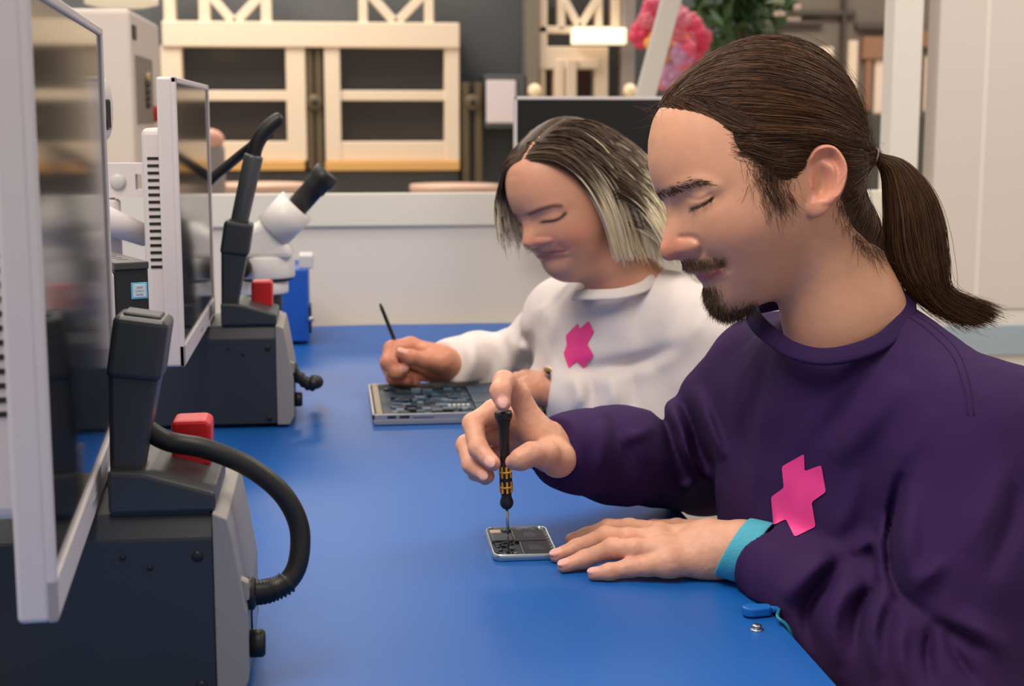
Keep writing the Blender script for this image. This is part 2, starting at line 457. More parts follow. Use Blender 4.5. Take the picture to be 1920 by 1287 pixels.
# ------------------------------------------------------------------ equipment along the left of the bench
M_dark = mat('charcoal_powder_coat', srgb(44, 49, 56), 0.48, bump=0.15, bscale=2500)
M_panel = mat('warm_grey_plastic', srgb(150, 146, 141), 0.5, bump=0.05, bscale=1500)
M_holder = mat('charcoal_plastic', srgb(52, 56, 60), 0.38, bump=0.05, bscale=1200)
M_black = mat('black_rubber', srgb(20, 20, 22), 0.45)
M_gloss = mat('black_screen', srgb(9, 9, 10), 0.10, spec=0.65)
M_red = mat('red_plastic', srgb(205, 30, 38), 0.38)
M_blue = mat('blue_case', srgb(14, 82, 178), 0.45)
M_mwhite = mat('microscope_white', srgb(222, 218, 214), 0.4)
def px_xz(Y):
    def f(x, y):
        q = WY(x, y, Y); return (q[0], q[2])
    return f
def station(name, label, loc, rz=0.0):
    t = thing(name, label, 'soldering station', loc, (0, 0, rz), None)
    b = B().prism([(0, 0.006), (0.17, 0.006), (0.17, 0.138), (0.158, 0.150), (0.012, 0.150), (0.0, 0.132)], 'x', -0.245, -0.024, 0.0012, 1)
    body = b.put('body', M_dark, t)
    for x, z, r in ((-0.036, 0.118, 0.0042), (-0.036, 0.014, 0.0042), (-0.092, 0.119, 0.0022), (-0.072, 0.110, 0.0022), (-0.215, 0.118, 0.0042), (-0.215, 0.014, 0.0042)):
        B().lathe([(r, 0), (r, 0.0012), (r*0.6, 0.002)], 12, Matrix.Translation((x, 0.0002, z)) @ Matrix.Rotation(math.pi/2, 4, 'X')).put('screw', M_black, body)
    for x in (-0.22, -0.045):
        for y in (0.02, 0.15): B().lathe([(0.009, 0), (0.009, 0.0065)], 12, Matrix.Translation((x, y, 0))).put('foot', M_black, t)
    fp = B().prism([(-0.0242, 0.004), (-0.006, 0.004), (0.0, 0.016), (0.0, 0.072), (-0.010, 0.134), (-0.013, 0.147), (-0.0242, 0.152)], 'y', -0.001, 0.171, 0.0015, 2).put('front_panel', M_panel, t)
    B().box(-0.0005, 0.0015, 0.05, 0.12, 0.022, 0.062, 0.001).put('display', M_gloss, fp)
    B().lathe([(0.011, 0), (0.011, 0.010), (0.009, 0.012)], 20, Matrix.Translation((0.0, 0.030, 0.036)) @ Matrix.Rotation(math.pi/2, 4, 'Y')).put('knob', M_black, fp)
    B().lathe([(0.013, 0), (0.013, 0.006), (0.010, 0.008)], 20, Matrix.Translation((-0.002, 0.028, 0.078)) @ Matrix.Rotation(math.pi/2, 4, 'Y')).put('hose_socket', M_black, fp)
    B().prism([(-0.010, 0.1), (0.0016, 0.094), (0.0016, 0.08), (-0.004, 0.078)], 'y', 0.005, 0.016, 0.0008, 1).put('latch', M_panel, fp)
    # tool holder on the lid: wedge base + leaning upright
    h = B().prism([(-0.102, 0.151), (-0.022, 0.151), (-0.022, 0.166), (-0.075, 0.182), (-0.102, 0.184)], 'y', 0.006, 0.125, 0.003, 2).put('holder_base', M_holder, t)
    B().box(-0.101, -0.026, 0.01, 0.12, 0.1485, 0.1525, 0.0005).put('gasket', M_black, h)
    u = B().prism([(-0.102, 0.176), (-0.079, 0.176), (-0.062, 0.256), (-0.100, 0.262)], 'y', 0.018, 0.060, 0.004, 2).put('upright', M_holder, t)
    s = B(); s.prism([(-0.102, 0.255), (-0.061, 0.250), (-0.053, 0.297), (-0.094, 0.303)], 'y', 0.015, 0.063, 0.005, 3).put('socket', M_holder, u)
    s = B(); s.prism([(-0.088, 0.300), (-0.060, 0.2965), (-0.0595, 0.300), (-0.0875, 0.3045)], 'y', 0.024, 0.054, 0.0012, 1).put('socket_lip', M_black, u)
    B().prism([(-0.062, 0.168), (-0.031, 0.168), (-0.030, 0.2035), (-0.034, 0.207), (-0.060, 0.2065), (-0.062, 0.203)], 'y', 0.085, 0.120, 0.003, 2).put('cap', M_red, t)['label'] = 'red plastic cap'
    return t
def hose(parent, pts, r, rib_to=None, n=60):
    P = spline(pts, n)
    rad = np.full(n, r)
    if rib_to:
        for i in range(n):
            s = i/(n-1)
            if s < rib_to: rad[i] = r*1.12+r*0.13*(1 if i % 2 else -1)
    return B().tube(P, rad, 16).put('hose', M_black, parent)
if want('equip'):
    near = station('soldering_station', 'charcoal hot air station with empty tool holder and black hose looping out front', (-0.070, 1.125, TZ))
    # hose: from the front socket out over the mat and back up to the upright
    L = np.array([-0.070, 1.125, TZ])
    def HW(px, py, Y): return WY(px, py, Y)-L
    hose(near, [(-0.002, 0.028, 0.078), HW(505, 1108, 1.165), HW(540, 1090, 1.17), HW(560, 1050, 1.175), HW(560, 985, 1.18), HW(528, 925, 1.18), HW(465, 875, 1.18), HW(385, 842, 1.18), HW(310, 826, 1.18), (-0.088, 0.045, 0.218)], 0.0082, rib_to=0.22, n=110)
    far = station('soldering_station', 'charcoal hot air station holding its tool, beside the white stereo microscope', (-0.059, 2.172, TZ))
    L = np.array([-0.059, 2.172, TZ])
    tl = thing('hot_air_tool', 'dark tubular hot air tool standing in the station holder, hose bent over', 'tool', (0, 0, 0))
    a, b2 = WY(447, 424, 2.21), WY(476, 291, 2.21)
    a = a+(a-b2)*0.12
    B().lathe([(0.0125, 0), (0.0128, 0.02), (0.0140, np.linalg.norm(b2-a)-0.004), (0.0132, np.linalg.norm(b2-a))], 24, aim(a, b2)).put('handle', mat('steel_grey_plastic', srgb(66, 70, 74), 0.32), tl)
    e = [WY(474, 300, 2.21), WY(480, 275, 2.21), WY(492, 252, 2.21), WY(508, 235, 2.21), WY(522, 224, 2.21), WY(530, 219, 2.21)]
    B().tube(spline(e, 24), np.interp(np.linspace(0, 1, 24), [0, .2, .55, .85, .96, 1], [0.0105, 0.0105, 0.0112, 0.0100, 0.0075, 0.003]), 16).put('hose_boot', M_black, tl)
    e = [WY(505, 250, 2.215), WY(470, 276, 2.26), WY(430, 308, 2.31), WY(390, 343, 2.34), WY(350, 400, 2.37), WY(335, 500, 2.38), (-0.27, 2.37, 0.84), (-0.26, 2.335, 0.80)]
    B().tube(spline(e, 40), 0.0075, 14).put('hose', M_black, tl)
    e = [(-0.002, 0.028, 0.078), HW(580, 722, 2.2), HW(592, 716, 2.2), HW(594, 717, 2.24), HW(588, 712, 2.35)]
    hose(far, e, 0.0078, rib_to=0.9, n=30)

    # ---- flat monitors on arms
    def monitor(name, label, loc, rz, H=0.345):
        t = thing(name, label, 'monitor', loc, (0, 0, rz))
        Wd, T = 0.49, 0.021                        # local: y along width, x is the viewing direction
        B().box(-T, -0.002, 0, Wd, 0, H, 0.003).put('shell', M_white, t)
        fr = B()
        for bx in ((0, Wd, 0, 0.026), (0, Wd, H-0.007, H), (0, 0.008, 0.0, H), (Wd-0.008, Wd, 0.0, H)):
            fr.box(-0.004, 0.002, bx[0], bx[1], bx[2], bx[3], 0.0012, 1)
        fr.put('bezel', M_white, t)
        B().box(-0.003, -0.0005, 0.007, Wd-0.007, 0.025, H-0.006).put('screen', M_gloss, t)
        lg = B().box(0.0015, 0.0026, Wd*0.47, Wd*0.53, 0.010, 0.014).put('badge', mat('silver_print', srgb(160, 160, 160), 0.3), t)
        bl = B().box(0.0015, 0.0035, Wd*0.74, Wd*0.93, -0.002, 0.006, 0.001).put('button_strip', M_white, t)
        bc = B().box(-0.047, -T+0.002, 0.05, Wd-0.05, 0.05, 0.285, 0.008, 3).put('back_case', M_white, t)
        for k in range(16):
            z = 0.115+k*0.0088
            B().box(-0.040, -0.025, 0.0493, 0.0506, z, z+0.0034).put('vent', M_black, bc)
        return t
    m1 = monitor('monitor', 'thin white framed monitor on swing arm, screen facing the microscope bench side', (-0.180, 1.812, 0.902), 0)
    m2 = monitor('monitor', 'thin white framed monitor right beside the empty tool holder and hose', (-0.166, 0.872, 0.905), math.radians(3.6), 0.372)
    m1['group'] = m2['group'] = 'white monitors along the bench'; near['group'] = far['group'] = 'hot air stations along the bench'
    m1['label'] = 'thin white framed monitor with vented back case on white swing arm'
    # arm and pole that carry the far monitor
    t = thing('swing_stand', 'white swing stand and pole clamped to bench behind the vented monitor', 'stand', (-0.285, 1.93, TZ))
    L = np.array([-0.285, 1.93, TZ])
    q = lambda x, y, Y: tuple(np.array(WY(x, y, Y))-L)
    B().lathe([(0.019, 0.0), (0.019, 0.21), (0.0225, 0.212), (0.0225, 0.345), (0.020, 0.348)], 24).put('pole', M_white, t)
    B().lathe([(0.024, 0.126), (0.024, 0.142)], 24).put('collar', mat('grey_collar', srgb(128, 136, 140), 0.4), t)
    B().box(-0.04, 0.032, -0.035, 0.035, 0.0, 0.012, 0.003).put('clamp_base', M_white, t)
    B().lathe([(0.011, 0), (0.011, 0.012), (0.008, 0.015)], 16, Matrix.Translation((0.012, -0.019, 0.1)) @ Matrix.Rotation(math.pi/2, 4, 'X')).put('clamp_knob', mat('grey_collar', srgb(128, 136, 140), 0.4), t)
    a, b2 = q(186, 408, 1.88), q(272, 442, 1.93)
    B().tube([a, b2], [0.018, 0.014], 20).put('lower_arm', M_white, t)
    x0, z1 = q(178, 306, 1.93)[0], q(178, 306, 1.93)[2]; x1, z0 = q(274, 372, 1.93)[0]+0.004, q(178, 370, 1.93)[2]
    sx0, sx1, sz0, sz1 = q(256, 340, 1.93)[0], q(268, 340, 1.93)[0], q(262, 355, 1.93)[2], q(262, 326, 1.93)[2]
    ab = B(); ab.box(x0, sx0, -0.012, 0.012, z0, z1); ab.box(sx1, x1, -0.012, 0.012, z0, z1); ab.box(sx0, sx1, -0.012, 0.012, z0, sz0); ab.box(sx0, sx1, -0.012, 0.012, sz1, z1)
    bmesh.ops.remove_doubles(ab.bm, verts=ab.bm.verts[:], dist=1e-5)
    ua = ab.put('upper_arm', M_white, t)
    B().lathe([(0.0095, 0), (0.0095, 0.003), (0.007, 0.005)], 24, Matrix.Translation((q(224, 340, 1.93)[0], -0.0115, q(224, 340, 1.93)[2])) @ Matrix.Rotation(math.pi/2, 4, 'X')).put('pivot_cap', mat('light_grey', srgb(196, 194, 190), 0.4), ua)
    B().lathe([(0.013, 0), (0.013, 0.12)], 18, Matrix.Translation((x0+0.01, 0, z0-0.115))).put('riser', M_white, t)
    B().box(x1-0.003, -0.220+0.285, -0.01, 0.14, z0-0.01, z1+0.01, 0.003).put('mount_plate', M_white, t)
    t = thing('swing_stand', 'white post stand clamped to bench behind the monitor near the empty holder', 'stand', (-0.285, 1.06, TZ), group='monitor stands'); bpy.data.objects['swing_stand']['group'] = 'monitor stands'
    B().lathe([(0.019, 0.0), (0.019, 0.36), (0.016, 0.364)], 24).put('pole', M_white, t); B().box(-0.04, 0.032, -0.035, 0.035, 0.0, 0.012, 0.003).put('clamp_base', M_white, t)
    B().box(0.0, 0.066, -0.02, 0.02, 0.28, 0.35, 0.004).put('mount_plate', M_white, t)
    # ---- mini computer standing upright beside the pole
    pc = thing('mini_computer', 'small black upright computer with square blue edged sticker', 'computer', tuple(WY(252, 660, 1.60)), (0, 0, math.radians(24)))
    B().box(-0.0180, 0.0180, 0.0, 0.17, 0.0, 0.088, 0.0015).put('case', mat('pc_black', srgb(30, 30, 31), 0.45, bump=0.05, bscale=1500), pc)
    B().box(-0.0185, 0.0185, -0.002, 0.17, 0.0875, 0.0955, 0.0012).put('top_cover', mat('pc_grey', srgb(62, 60, 58), 0.5), pc)
    for k in range(3): B().box(-0.004, 0.006, 0.03+k*0.022, 0.040+k*0.022, 0.0950, 0.0959).put('vent', M_black, pc)
    st = B().box(-0.0010, 0.0165, -0.0009, 0.0002, 0.056, 0.0735, 0.0004, 1).put('sticker', mat('sticker_blue', srgb(92, 178, 210), 0.35), pc)
    B().box(0.0008, 0.0147, -0.0013, -0.0005, 0.0578, 0.0717, 0.0003, 1).put('sticker_face', mat('sticker_silver', srgb(196, 204, 210), 0.35), st)
    B().box(-0.036, -0.0185, -0.004, 0.16, -0.03, 0.086, 0.004, 2).put('bracket', M_white, pc)
    B().box(-0.036, 0.0185, 0.02, 0.14, -0.0500, -0.0005, 0.002).put('shelf', M_white, pc)
    B().lathe([(0.045, 0.752-WY(252, 660, 1.60)[2]-0.002), (0.045, 0.762-WY(252, 660, 1.60)[2]), (0.012, 0.766-WY(252, 660, 1.60)[2]), (0.012, -0.049)], 24, Matrix.Translation((-0.01, 0.08, 0))).put('support_post', M_white, pc)
    for tx, sz, z in (('intel', 0.0036, 0.0672), ('CORE i5', 0.0026, 0.0636), ('inside', 0.0034, 0.0597)):
        cu = bpy.data.curves.new('print', 'FONT'); cu.body = tx; cu.size = sz; cu.align_x = 'CENTER'; cu.extrude = 0.00005
        o = bpy.data.objects.new('print', cu); COL.objects.link(o)
        dg = bpy.context.evaluated_depsgraph_get(); me = bpy.data.meshes.new_from_object(o.evaluated_get(dg)); bpy.data.objects.remove(o)
        po = obj('print', me, mat('sticker_ink', srgb(70, 110, 140), 0.5), st); po.rotation_euler = (math.pi/2, 0, 0); po.location = (0.00775, -0.00135, z)
    # ---- white oval disc with a dark slot behind the near monitor
    ft = thing('magnifier_lamp', 'white round disc on a stem with dark slot, behind the mini computer', 'magnifier', tuple(WY(186, 205, 1.62)), (0, 0, math.radians(-6)))
    R = 0.034
    pts = [(0.006*math.cos(a)*0, R*math.cos(a), R*math.sin(a)) for a in np.linspace(0, 2*math.pi, 41)]
    b = B().lathe([(R*0.90, -0.008), (R, -0.004), (R, 0.004), (R*0.90, 0.007), (R*0.3, 0.009)], 40, Matrix.Rotation(math.pi/2, 4, 'Y')); b.put('rim', M_white, ft)
    B().box(0.0075, 0.0105, -0.008, 0.008, -R*0.62, R*0.30, 0.002).put('slot', M_gloss, ft)
    B().tube([(-0.006, 0, -R*0.8), (-0.03, 0.02, -0.09), (-0.075, 0.05, -0.20), (-0.09, 0.06, 0.75-WY(186, 205, 1.62)[2])], 0.006, 12).put('stem', M_white, ft)
    # ---- stereo microscope behind the far station
    YM = 2.62; q = px_xz(YM)
    ms = thing('microscope', 'white stereo microscope with black eyepieces behind the second station', 'microscope', (q(500, 600)[0], YM, TZ))
    L = (q(500, 600)[0], TZ); qq = lambda x, y: (q(x, y)[0]-L[0], q(x, y)[1]-L[1])
    def disc(name, c, rx, z0, z1, m, par=None):
        return B().lathe([(rx*0.97, z0), (rx, z0+0.003), (rx, z1-0.003), (rx*0.97, z1)], 32, Matrix.Translation((c, 0.0, 0))).put(name, m, par or ms)
    cx = (qq(447, 500)[0]+qq(553, 500)[0])/2; rx = (qq(553, 500)[0]-qq(447, 500)[0])/2
    disc('zoom_body', cx, rx, qq(0, 526)[1], qq(0, 484)[1], M_mwhite)
    b = B().prism([qq(443, 484), qq(551, 484), qq(549, 462), qq(500, 408), qq(447, 436)], 'y', -0.045, 0.045, 0.012, 3); b.put('prism_housing', M_mwhite, ms)
    disc('gap_ring', cx, rx*0.93, qq(0, 531)[1], qq(0, 525)[1], M_black)
    cx2 = (qq(442, 540)[0]+qq(541, 540)[0])/2; rx2 = (qq(541, 540)[0]-qq(442, 540)[0])/2
    disc('objective', cx2, rx2, qq(0, 556)[1], qq(0, 531)[1], M_mwhite)
    disc('ring_light', cx2, rx2*0.75, qq(0, 590)[1], qq(0, 555)[1], M_black)
    B().lathe([(0.018, 0), (0.018, 0.03), (0.015, 0.034)], 24, Matrix.Translation((qq(455, 497)[0], -0.03, qq(455, 497)[1])) @ Matrix.Rotation(math.pi/2, 4, 'X')).put('focus_knob', M_black, ms)
    ax0, ax1 = qq(512, 432), qq(557, 386)
    for dy in (-0.026, 0.026):
        a, b2 = Vector((ax0[0], dy, ax0[1])), Vector((ax1[0], dy, ax1[1])); ln = (b2-a).length
        tube = B().lathe([(0.034, 0), (0.034, ln*0.98), (0.030, ln)], 28, aim(a, b2)).put('eye_tube', M_mwhite, ms)
        c0, c1 = Vector((*qq(553, 392), 0)), Vector((*qq(615, 323), 0))
        a, b2 = Vector((c0.x, dy, c0.y)), Vector((c1.x, dy, c1.y)); ln = (b2-a).length
        B().lathe([(0.0185, 0), (0.0185, ln*0.55), (0.0195, ln*0.56), (0.0205, ln*0.60), (0.0205, ln*0.74), (0.0225, ln*0.78), (0.0235, ln*0.97), (0.021, ln)], 28, aim(a, b2)).put('eyepiece', M_black, tube)
    B().box(-0.14, 0.0, -0.06, 0.12, 0.0, 0.018, 0.005).put('base', M_mwhite, ms)
    B().lathe([(0.014, 0), (0.014, qq(0, 500)[1])], 20, Matrix.Translation((cx-0.01, 0.085, 0))).put('column', M_metal, ms)
    B().box(cx-0.03, cx+0.01, 0.02, 0.10, qq(0, 520)[1], qq(0, 495)[1], 0.004).put('focus_block', M_mwhite, ms)
    # ---- blue power unit at the far end
    q = px_xz(2.98)
    bx = thing('power_supply', 'blue metal instrument box with black knob at far end of bench', 'instrument', (q(550, 640)[0], 2.98, TZ))
    c = q(550, 640)[0]; xl, xr = q(500, 600)[0]-c, q(579, 600)[0]-c; zt = q(0, 512)[1]-TZ
    bd = B().box(xl-0.08, xr, 0.0, 0.2, 0.006, zt, 0.003).put('case', M_blue, bx)
    B().box(q(549, 0)[0]-c, q(577, 0)[0]-c, 0.02, 0.10, zt-0.001, q(0, 487)[1]-TZ, 0.003).put('top_module', mat('pale_grey', srgb(200, 196, 196), 0.5), bx)
    B().box(xr-0.001, xr+0.005, 0.01, 0.08, q(0, 637)[1]-TZ, q(0, 586)[1]-TZ, 0.002).put('control_plate', M_black, bd)
    B().lathe([(0.006, 0), (0.006, 0.006), (0.004, 0.008)], 16, Matrix.Translation((q(571, 0)[0]-c, 0.0, q(0, 608)[1]-TZ)) @ Matrix.Rotation(math.pi/2, 4, 'X')).put('terminal', M_metal, bd)
    for x in (xl-0.06, xr-0.02):
        for y in (0.02, 0.18): B().lathe([(0.008, 0), (0.008, 0.007)], 12, Matrix.Translation((x, y, 0))).put('foot', M_black, bx)
    # ---- white machine cabinet on the floor behind the partition
    q = px_xz(3.75)
    c = q(250, 200)[0]
    cb = thing('machine_cabinet', 'tall white machine cabinet with grey control panel and red switch', 'cabinet', (c, 3.75, 0))
    xl = q(120, 200)[0]-c; zt = q(0, 14)[1]
    bo = B().box(xl, 0.0, 0.0, 0.62, 0.0, zt, 0.012, 3).put('case', mat('cabinet_white', srgb(214, 202, 194), 0.5), cb)
    yy = lambda px: WX(px, 150, c+0.002)[1]-3.75
    y0, y1 = yy(256), yy(284); z1, z0 = WX(270, 108, c)[2], WX(270, 232, c)[2]
    pn = B().box(-0.004, 0.006, y0, y1, z0, z1, 0.003).put('control_panel', mat('panel_taupe', srgb(128, 118, 108), 0.5), cb)
    for k, z in enumerate(np.linspace(z1-0.05, z0+0.05, 5)):
        B().lathe([(0.012, 0), (0.012, 0.008), (0.009, 0.011)], 16, Matrix.Translation((0.006, (y0+y1)/2, z)) @ Matrix.Rotation(math.pi/2, 4, 'Y')).put('button', mat('button_grey', srgb(70, 66, 62), 0.4) if k else mat('button_amber', srgb(190, 160, 120), 0.4), pn)
    B().lathe([(0.022, 0), (0.022, 0.025), (0.016, 0.032)], 20, Matrix.Translation((0.0, yy(286), WX(286, 214, c)[2])) @ Matrix.Rotation(math.pi/2, 4, 'Y')).put('stop_switch', M_red, cb)
    B().box(-0.003, 0.004, yy(252), yy(258), WX(255, 76, c)[2], WX(255, 50, c)[2], 0.001).put('handle_slot', M_black, cb)
    # ---- black monitor on the partition behind the woman
    q = px_xz(3.18)
    x0, x1 = q(965, 300)[0], q(965, 300)[0]+0.46; z1, z0 = q(1100, 181)[1], q(970, 441)[1]
    mw = thing('wall_monitor', 'wide black screen in thin white frame mounted on the partition', 'monitor', ((x0+x1)/2, 3.18, (z0+z1)/2))
    w, h = (x1-x0)/2, (z1-z0)/2
    B().box(-w, w, 0.002, 0.028, -h, h, 0.003).put('shell', M_white, mw)
    fr = B()
    for bxx in ((-w, w, h-0.007, h), (-w, w, -h, -h+0.004), (-w, -w+0.005, -h, h), (w-0.005, w, -h, h)): fr.box(bxx[0], bxx[1], -0.003, 0.003, bxx[2], bxx[3], 0.0008, 1)
    fr.put('bezel', M_white, mw)
    B().box(-w+0.004, w-0.004, -0.0005, 0.0025, -h+0.003, h-0.006).put('screen', mat('matte_screen', srgb(8, 8, 9), 0.35), mw)
    B().box(-0.05, 0.05, 0.027, 0.152, -h+0.02, -h+0.10, 0.003).put('bracket', M_white, mw)
# ------------------------------------------------------------------ things on the mat
if want('tools'):
    rng = np.random.default_rng(5)
    # ---- opened phone
    ph = thing('phone', 'opened silver phone showing battery and circuit board, under the screwdriver', 'phone', (0.193, 1.5205, TZ), (0, 0, math.radians(-1.0)))
    PW, PL, PT = 0.068, 0.107, 0.0076
    def rrect(w, l, r, n=6):
        o = []
        for cx, cy, a0 in ((w-r, l-r, 0), (-w+r, l-r, 90), (-w+r, -l+r, 180), (w-r, -l+r, 270)):
            for k in range(n+1):
                a = math.radians(a0+90*k/n); o.append((cx+r*math.cos(a), cy+r*math.sin(a)))
        return o
    b = B(); bm = b.bm; prof = []
    levels = [(PW/2-0.0012, PL/2-0.0012, 0.0090, 0.0), (PW/2-0.0002, PL/2-0.0002, 0.0098, 0.0012), (PW/2, PL/2, 0.010, 0.0030), (PW/2, PL/2, 0.010, 0.0050), (PW/2-0.0006, PL/2-0.0006, 0.0095, 0.0072), (PW/2-0.0016, PL/2-0.0016, 0.0085, PT), (PW/2-0.0026, PL/2-0.0026, 0.0075, PT-0.0004), (PW/2-0.0028, PL/2-0.0028, 0.0073, 0.0030)]
    for w_, l_, r_, z_ in levels: prof.append([bm.verts.new((x, y, z_)) for x, y in rrect(w_, l_, r_)])
    n = len(prof[0]); bm.faces.new(prof[0][::-1]); bm.faces.new(prof[-1])
    for i in range(len(prof)-1):
        for j in range(n): bm.faces.new((prof[i][j], prof[i][(j+1) % n], prof[i+1][(j+1) % n], prof[i+1][j])).smooth = True
    b.put('frame', mat('phone_silver', srgb(178, 190, 196), 0.25, metal=0.9), ph)
    M_pcb = mat('board_navy', srgb(30, 46, 62), 0.4); M_cell = mat('battery_black', srgb(24, 30, 46), 0.32, spec=0.5); M_shield = mat('shield_tin', srgb(150, 156, 160), 0.35, metal=0.8)
    B().box(-PW/2+0.003, PW/2-0.003, -PL/2+0.003, PL/2-0.003, 0.0028, 0.0036).put('inner_plate', M_pcb, ph)
    B().box(-0.002, 0.0285, -PL/2+0.006, -0.002, 0.0034, 0.0064, 0.0008).put('battery', M_cell, ph)
    B().box(-0.006, 0.0285, 0.000, PL/2-0.011, 0.0034, 0.0064, 0.0008).put('battery', M_cell, ph)
    M_print = mat('battery_print', srgb(110, 120, 140), 0.5)
    for y0 in (-0.032, 0.016):
        for k in range(4): B().box(0.006, 0.006+rng.uniform(0.010, 0.017), y0+k*0.004, y0+k*0.004+0.0012, 0.0063, 0.00655).put('print_line', M_print, ph)
    B().box(-0.0285, -0.017, 0.034, 0.046, 0.0034, 0.0062, 0.0006).put('camera_shield', mat('tape_beige', srgb(206, 178, 160), 0.45), ph)
    B().box(-0.0285, -0.0075, 0.005, 0.031, 0.0034, 0.0060, 0.0006).put('shield_plate', mat('shield_dark', srgb(70, 84, 98), 0.35, metal=0.5), ph)
    for k in range(34):
        x, y = rng.uniform(-0.029, -0.007), rng.uniform(-PL/2+0.007, 0.003); w_, l_ = rng.uniform(0.0012, 0.0045, 2)
        m_ = [M_shield, mat('chip_black', srgb(16, 16, 18), 0.35), mat('board_teal', srgb(44, 66, 76), 0.4), mat('gold_contact', srgb(176, 150, 90), 0.35, metal=0.8)][rng.choice(4, p=[.3, .4, .22, .08])]
        B().box(x-w_/2, x+w_/2, y-l_/2, y+l_/2, 0.0034, 0.0048+rng.uniform(0, 0.0012), 0.0002, 1).put('chip', m_, ph)
    for k in range(8): 
        x = -0.014+k*0.0052; B().box(x, x+0.0032, PL/2-0.0092, PL/2-0.0055, 0.0034, 0.0058, 0.0003, 1).put('connector', M_shield if k % 3 == 0 else M_pcb, ph)
    B().tube([(-0.028, -0.012, 0.0058), (-0.018, -0.006, 0.0066), (-0.008, 0.002, 0.0066), (-0.004, 0.006, 0.0058)], 0.0008, 8).put('flex_cable', mat('flex_grey', srgb(84, 96, 100), 0.4), ph)
    for k in range(7): B().lathe([(0.0009, 0.0046), (0.0009, 0.0060)], 10, Matrix.Translation((0.0302, -0.038+k*0.012, 0))).put('screw', M_metal, ph)
    # ---- screwdriver
    tip = WZ(953.5, 1034, TZ+0.0062); topp = W(943.5, 771, ((tip-CAM)@FWD)-0.022)
    sd_ = thing('screwdriver', 'small black precision screwdriver with yellow grip marks standing in the phone', 'screwdriver', tuple(tip))
    ln = float(np.linalg.norm(topp-tip)); A = aim((0, 0, 0), topp-tip); u = ln/263.0
    pr = lambda y: (1034-y)*u
    B().lathe([(0.0004, 0), (0.0009, 0.003), (0.0010, pr(1000))], 12, A).put('blade_tip', mat('bronze_tip', srgb(96, 70, 60), 0.35, metal=0.9), sd_)
    B().lathe([(0.0015, pr(1000)), (0.0016, pr(950))], 14, A).put('shaft', M_metal, sd_)
    hp = [(953, 7), (949, 10.5), (944, 12.5), (938, 12.0), (930, 9.3), (924, 9.8), (914, 11.6), (902, 11.8), (892, 11.0), (884, 11.2), (872, 10.2), (855, 8.8), (835, 8.6), (815, 9.4), (800, 10.8), (790, 12.8), (784, 15.0)]
    hd = B().lathe([(r*u, pr(y)) for y, r in hp], 24, A).put('handle', mat('driver_black', srgb(17, 17, 19), 0.5), sd_)
    B().lathe([(14.8*u, pr(786)), (16.2*u, pr(782)), (16.4*u, pr(776)), (15.0*u, pr(771.5))], 24, A).put('turning_cap', mat('driver_cap', srgb(28, 28, 30), 0.45), sd_)
    g = B()
    for yc, r in ((912, 12.1), (884, 11.8)):
        for k in range(8):
            a = 2*math.pi*k/8+0.2
            g.bm.verts.ensure_lookup_table(); v0 = len(g.bm.verts)
            g.box(-2.0*u, 2.0*u, -0.6*u, 0.9*u, -11*u, 11*u, 1.4*u, 2); g.bm.verts.ensure_lookup_table()
            Mx = A @ Matrix.Translation((0, 0, pr(yc))) @ Matrix.Rotation(a, 4, 'Z') @ Matrix.Translation((0, -(r-0.5)*u, 0))
            for v in g.bm.verts[v0:]: v.co = Mx @ v.co
        g.lathe([((r-1.5)*u, pr(yc+1.6)), ((r+0.5)*u, pr(yc+1.6)), ((r+0.5)*u, pr(yc-1.6)), ((r-1.5)*u, pr(yc-1.6))], 24, A)
    g.put('grip_pattern', mat('driver_yellow', srgb(236, 166, 40), 0.5), sd_)
    # ---- open laptop
    X0, X1, Y0, Y1, Z = 0.055, 0.313, 2.166, 2.425, TZ
    lp = thing('laptop', 'silver laptop base with its cover off and circuit boards showing', 'laptop', ((X0+X1)/2, (Y0+Y1)/2, Z))
    w_, l_ = (X1-X0)/2, (Y1-Y0)/2
    M_alu = mat('laptop_aluminium', srgb(190, 186, 182), 0.35, metal=0.75)
    B().prism([(-w_+0.004, 0.001), (w_-0.004, 0.001), (w_, 0.006), (w_, 0.0085), (-w_, 0.0085), (-w_, 0.006)], 'y', -l_, l_, 0.0008, 1).put('base', M_alu, lp)
    fr = B(); fr.box(-w_, w_, -l_, -l_+0.004, 0.008, 0.017, 0.0008, 1); fr.box(-w_, w_, l_-0.004, l_, 0.008, 0.017, 0.0008, 1); fr.box(-w_, -w_+0.004, -l_, l_, 0.008, 0.017, 0.0008, 1); fr.box(w_-0.005, w_, -l_, l_, 0.008, 0.017, 0.0008, 1)
    fr.put('rim', M_alu, lp)
    B().box(-w_+0.006, -w_+0.016, -l_+0.006, l_-0.006, 0.009, 0.0175, 0.001).put('hinge_bar', mat('hinge_bronze', srgb(150, 136, 116), 0.35, metal=0.7), lp)
    B().box(-w_+0.004, w_-0.005, -l_+0.004, l_-0.004, 0.0080, 0.0095).put('inner_plate', mat('laptop_floor', srgb(36, 52, 68), 0.5), lp)
    for i, (x, wd) in enumerate(((0.030, 0.016), (0.049, 0.018), (0.077, 0.034))): B().box(-w_+x-wd/2, -w_+x+wd/2-0.003, -l_-0.0006, -l_+0.001, 0.0105, 0.0145 if i < 2 else 0.0120, 0.0004, 1).put('port', M_black, lp)
    tones = [srgb(52, 74, 94), srgb(38, 54, 72), srgb(70, 94, 112), srgb(26, 38, 52), srgb(112, 132, 146), srgb(60, 66, 74)]
    for k in range(3): B().box(0.030, w_-0.010, -l_+0.012+k*0.078, -l_+0.084+k*0.078, 0.0094, 0.0150, 0.0015).put('battery', mat('laptop_cell', srgb(50, 70, 88), 0.4), lp)
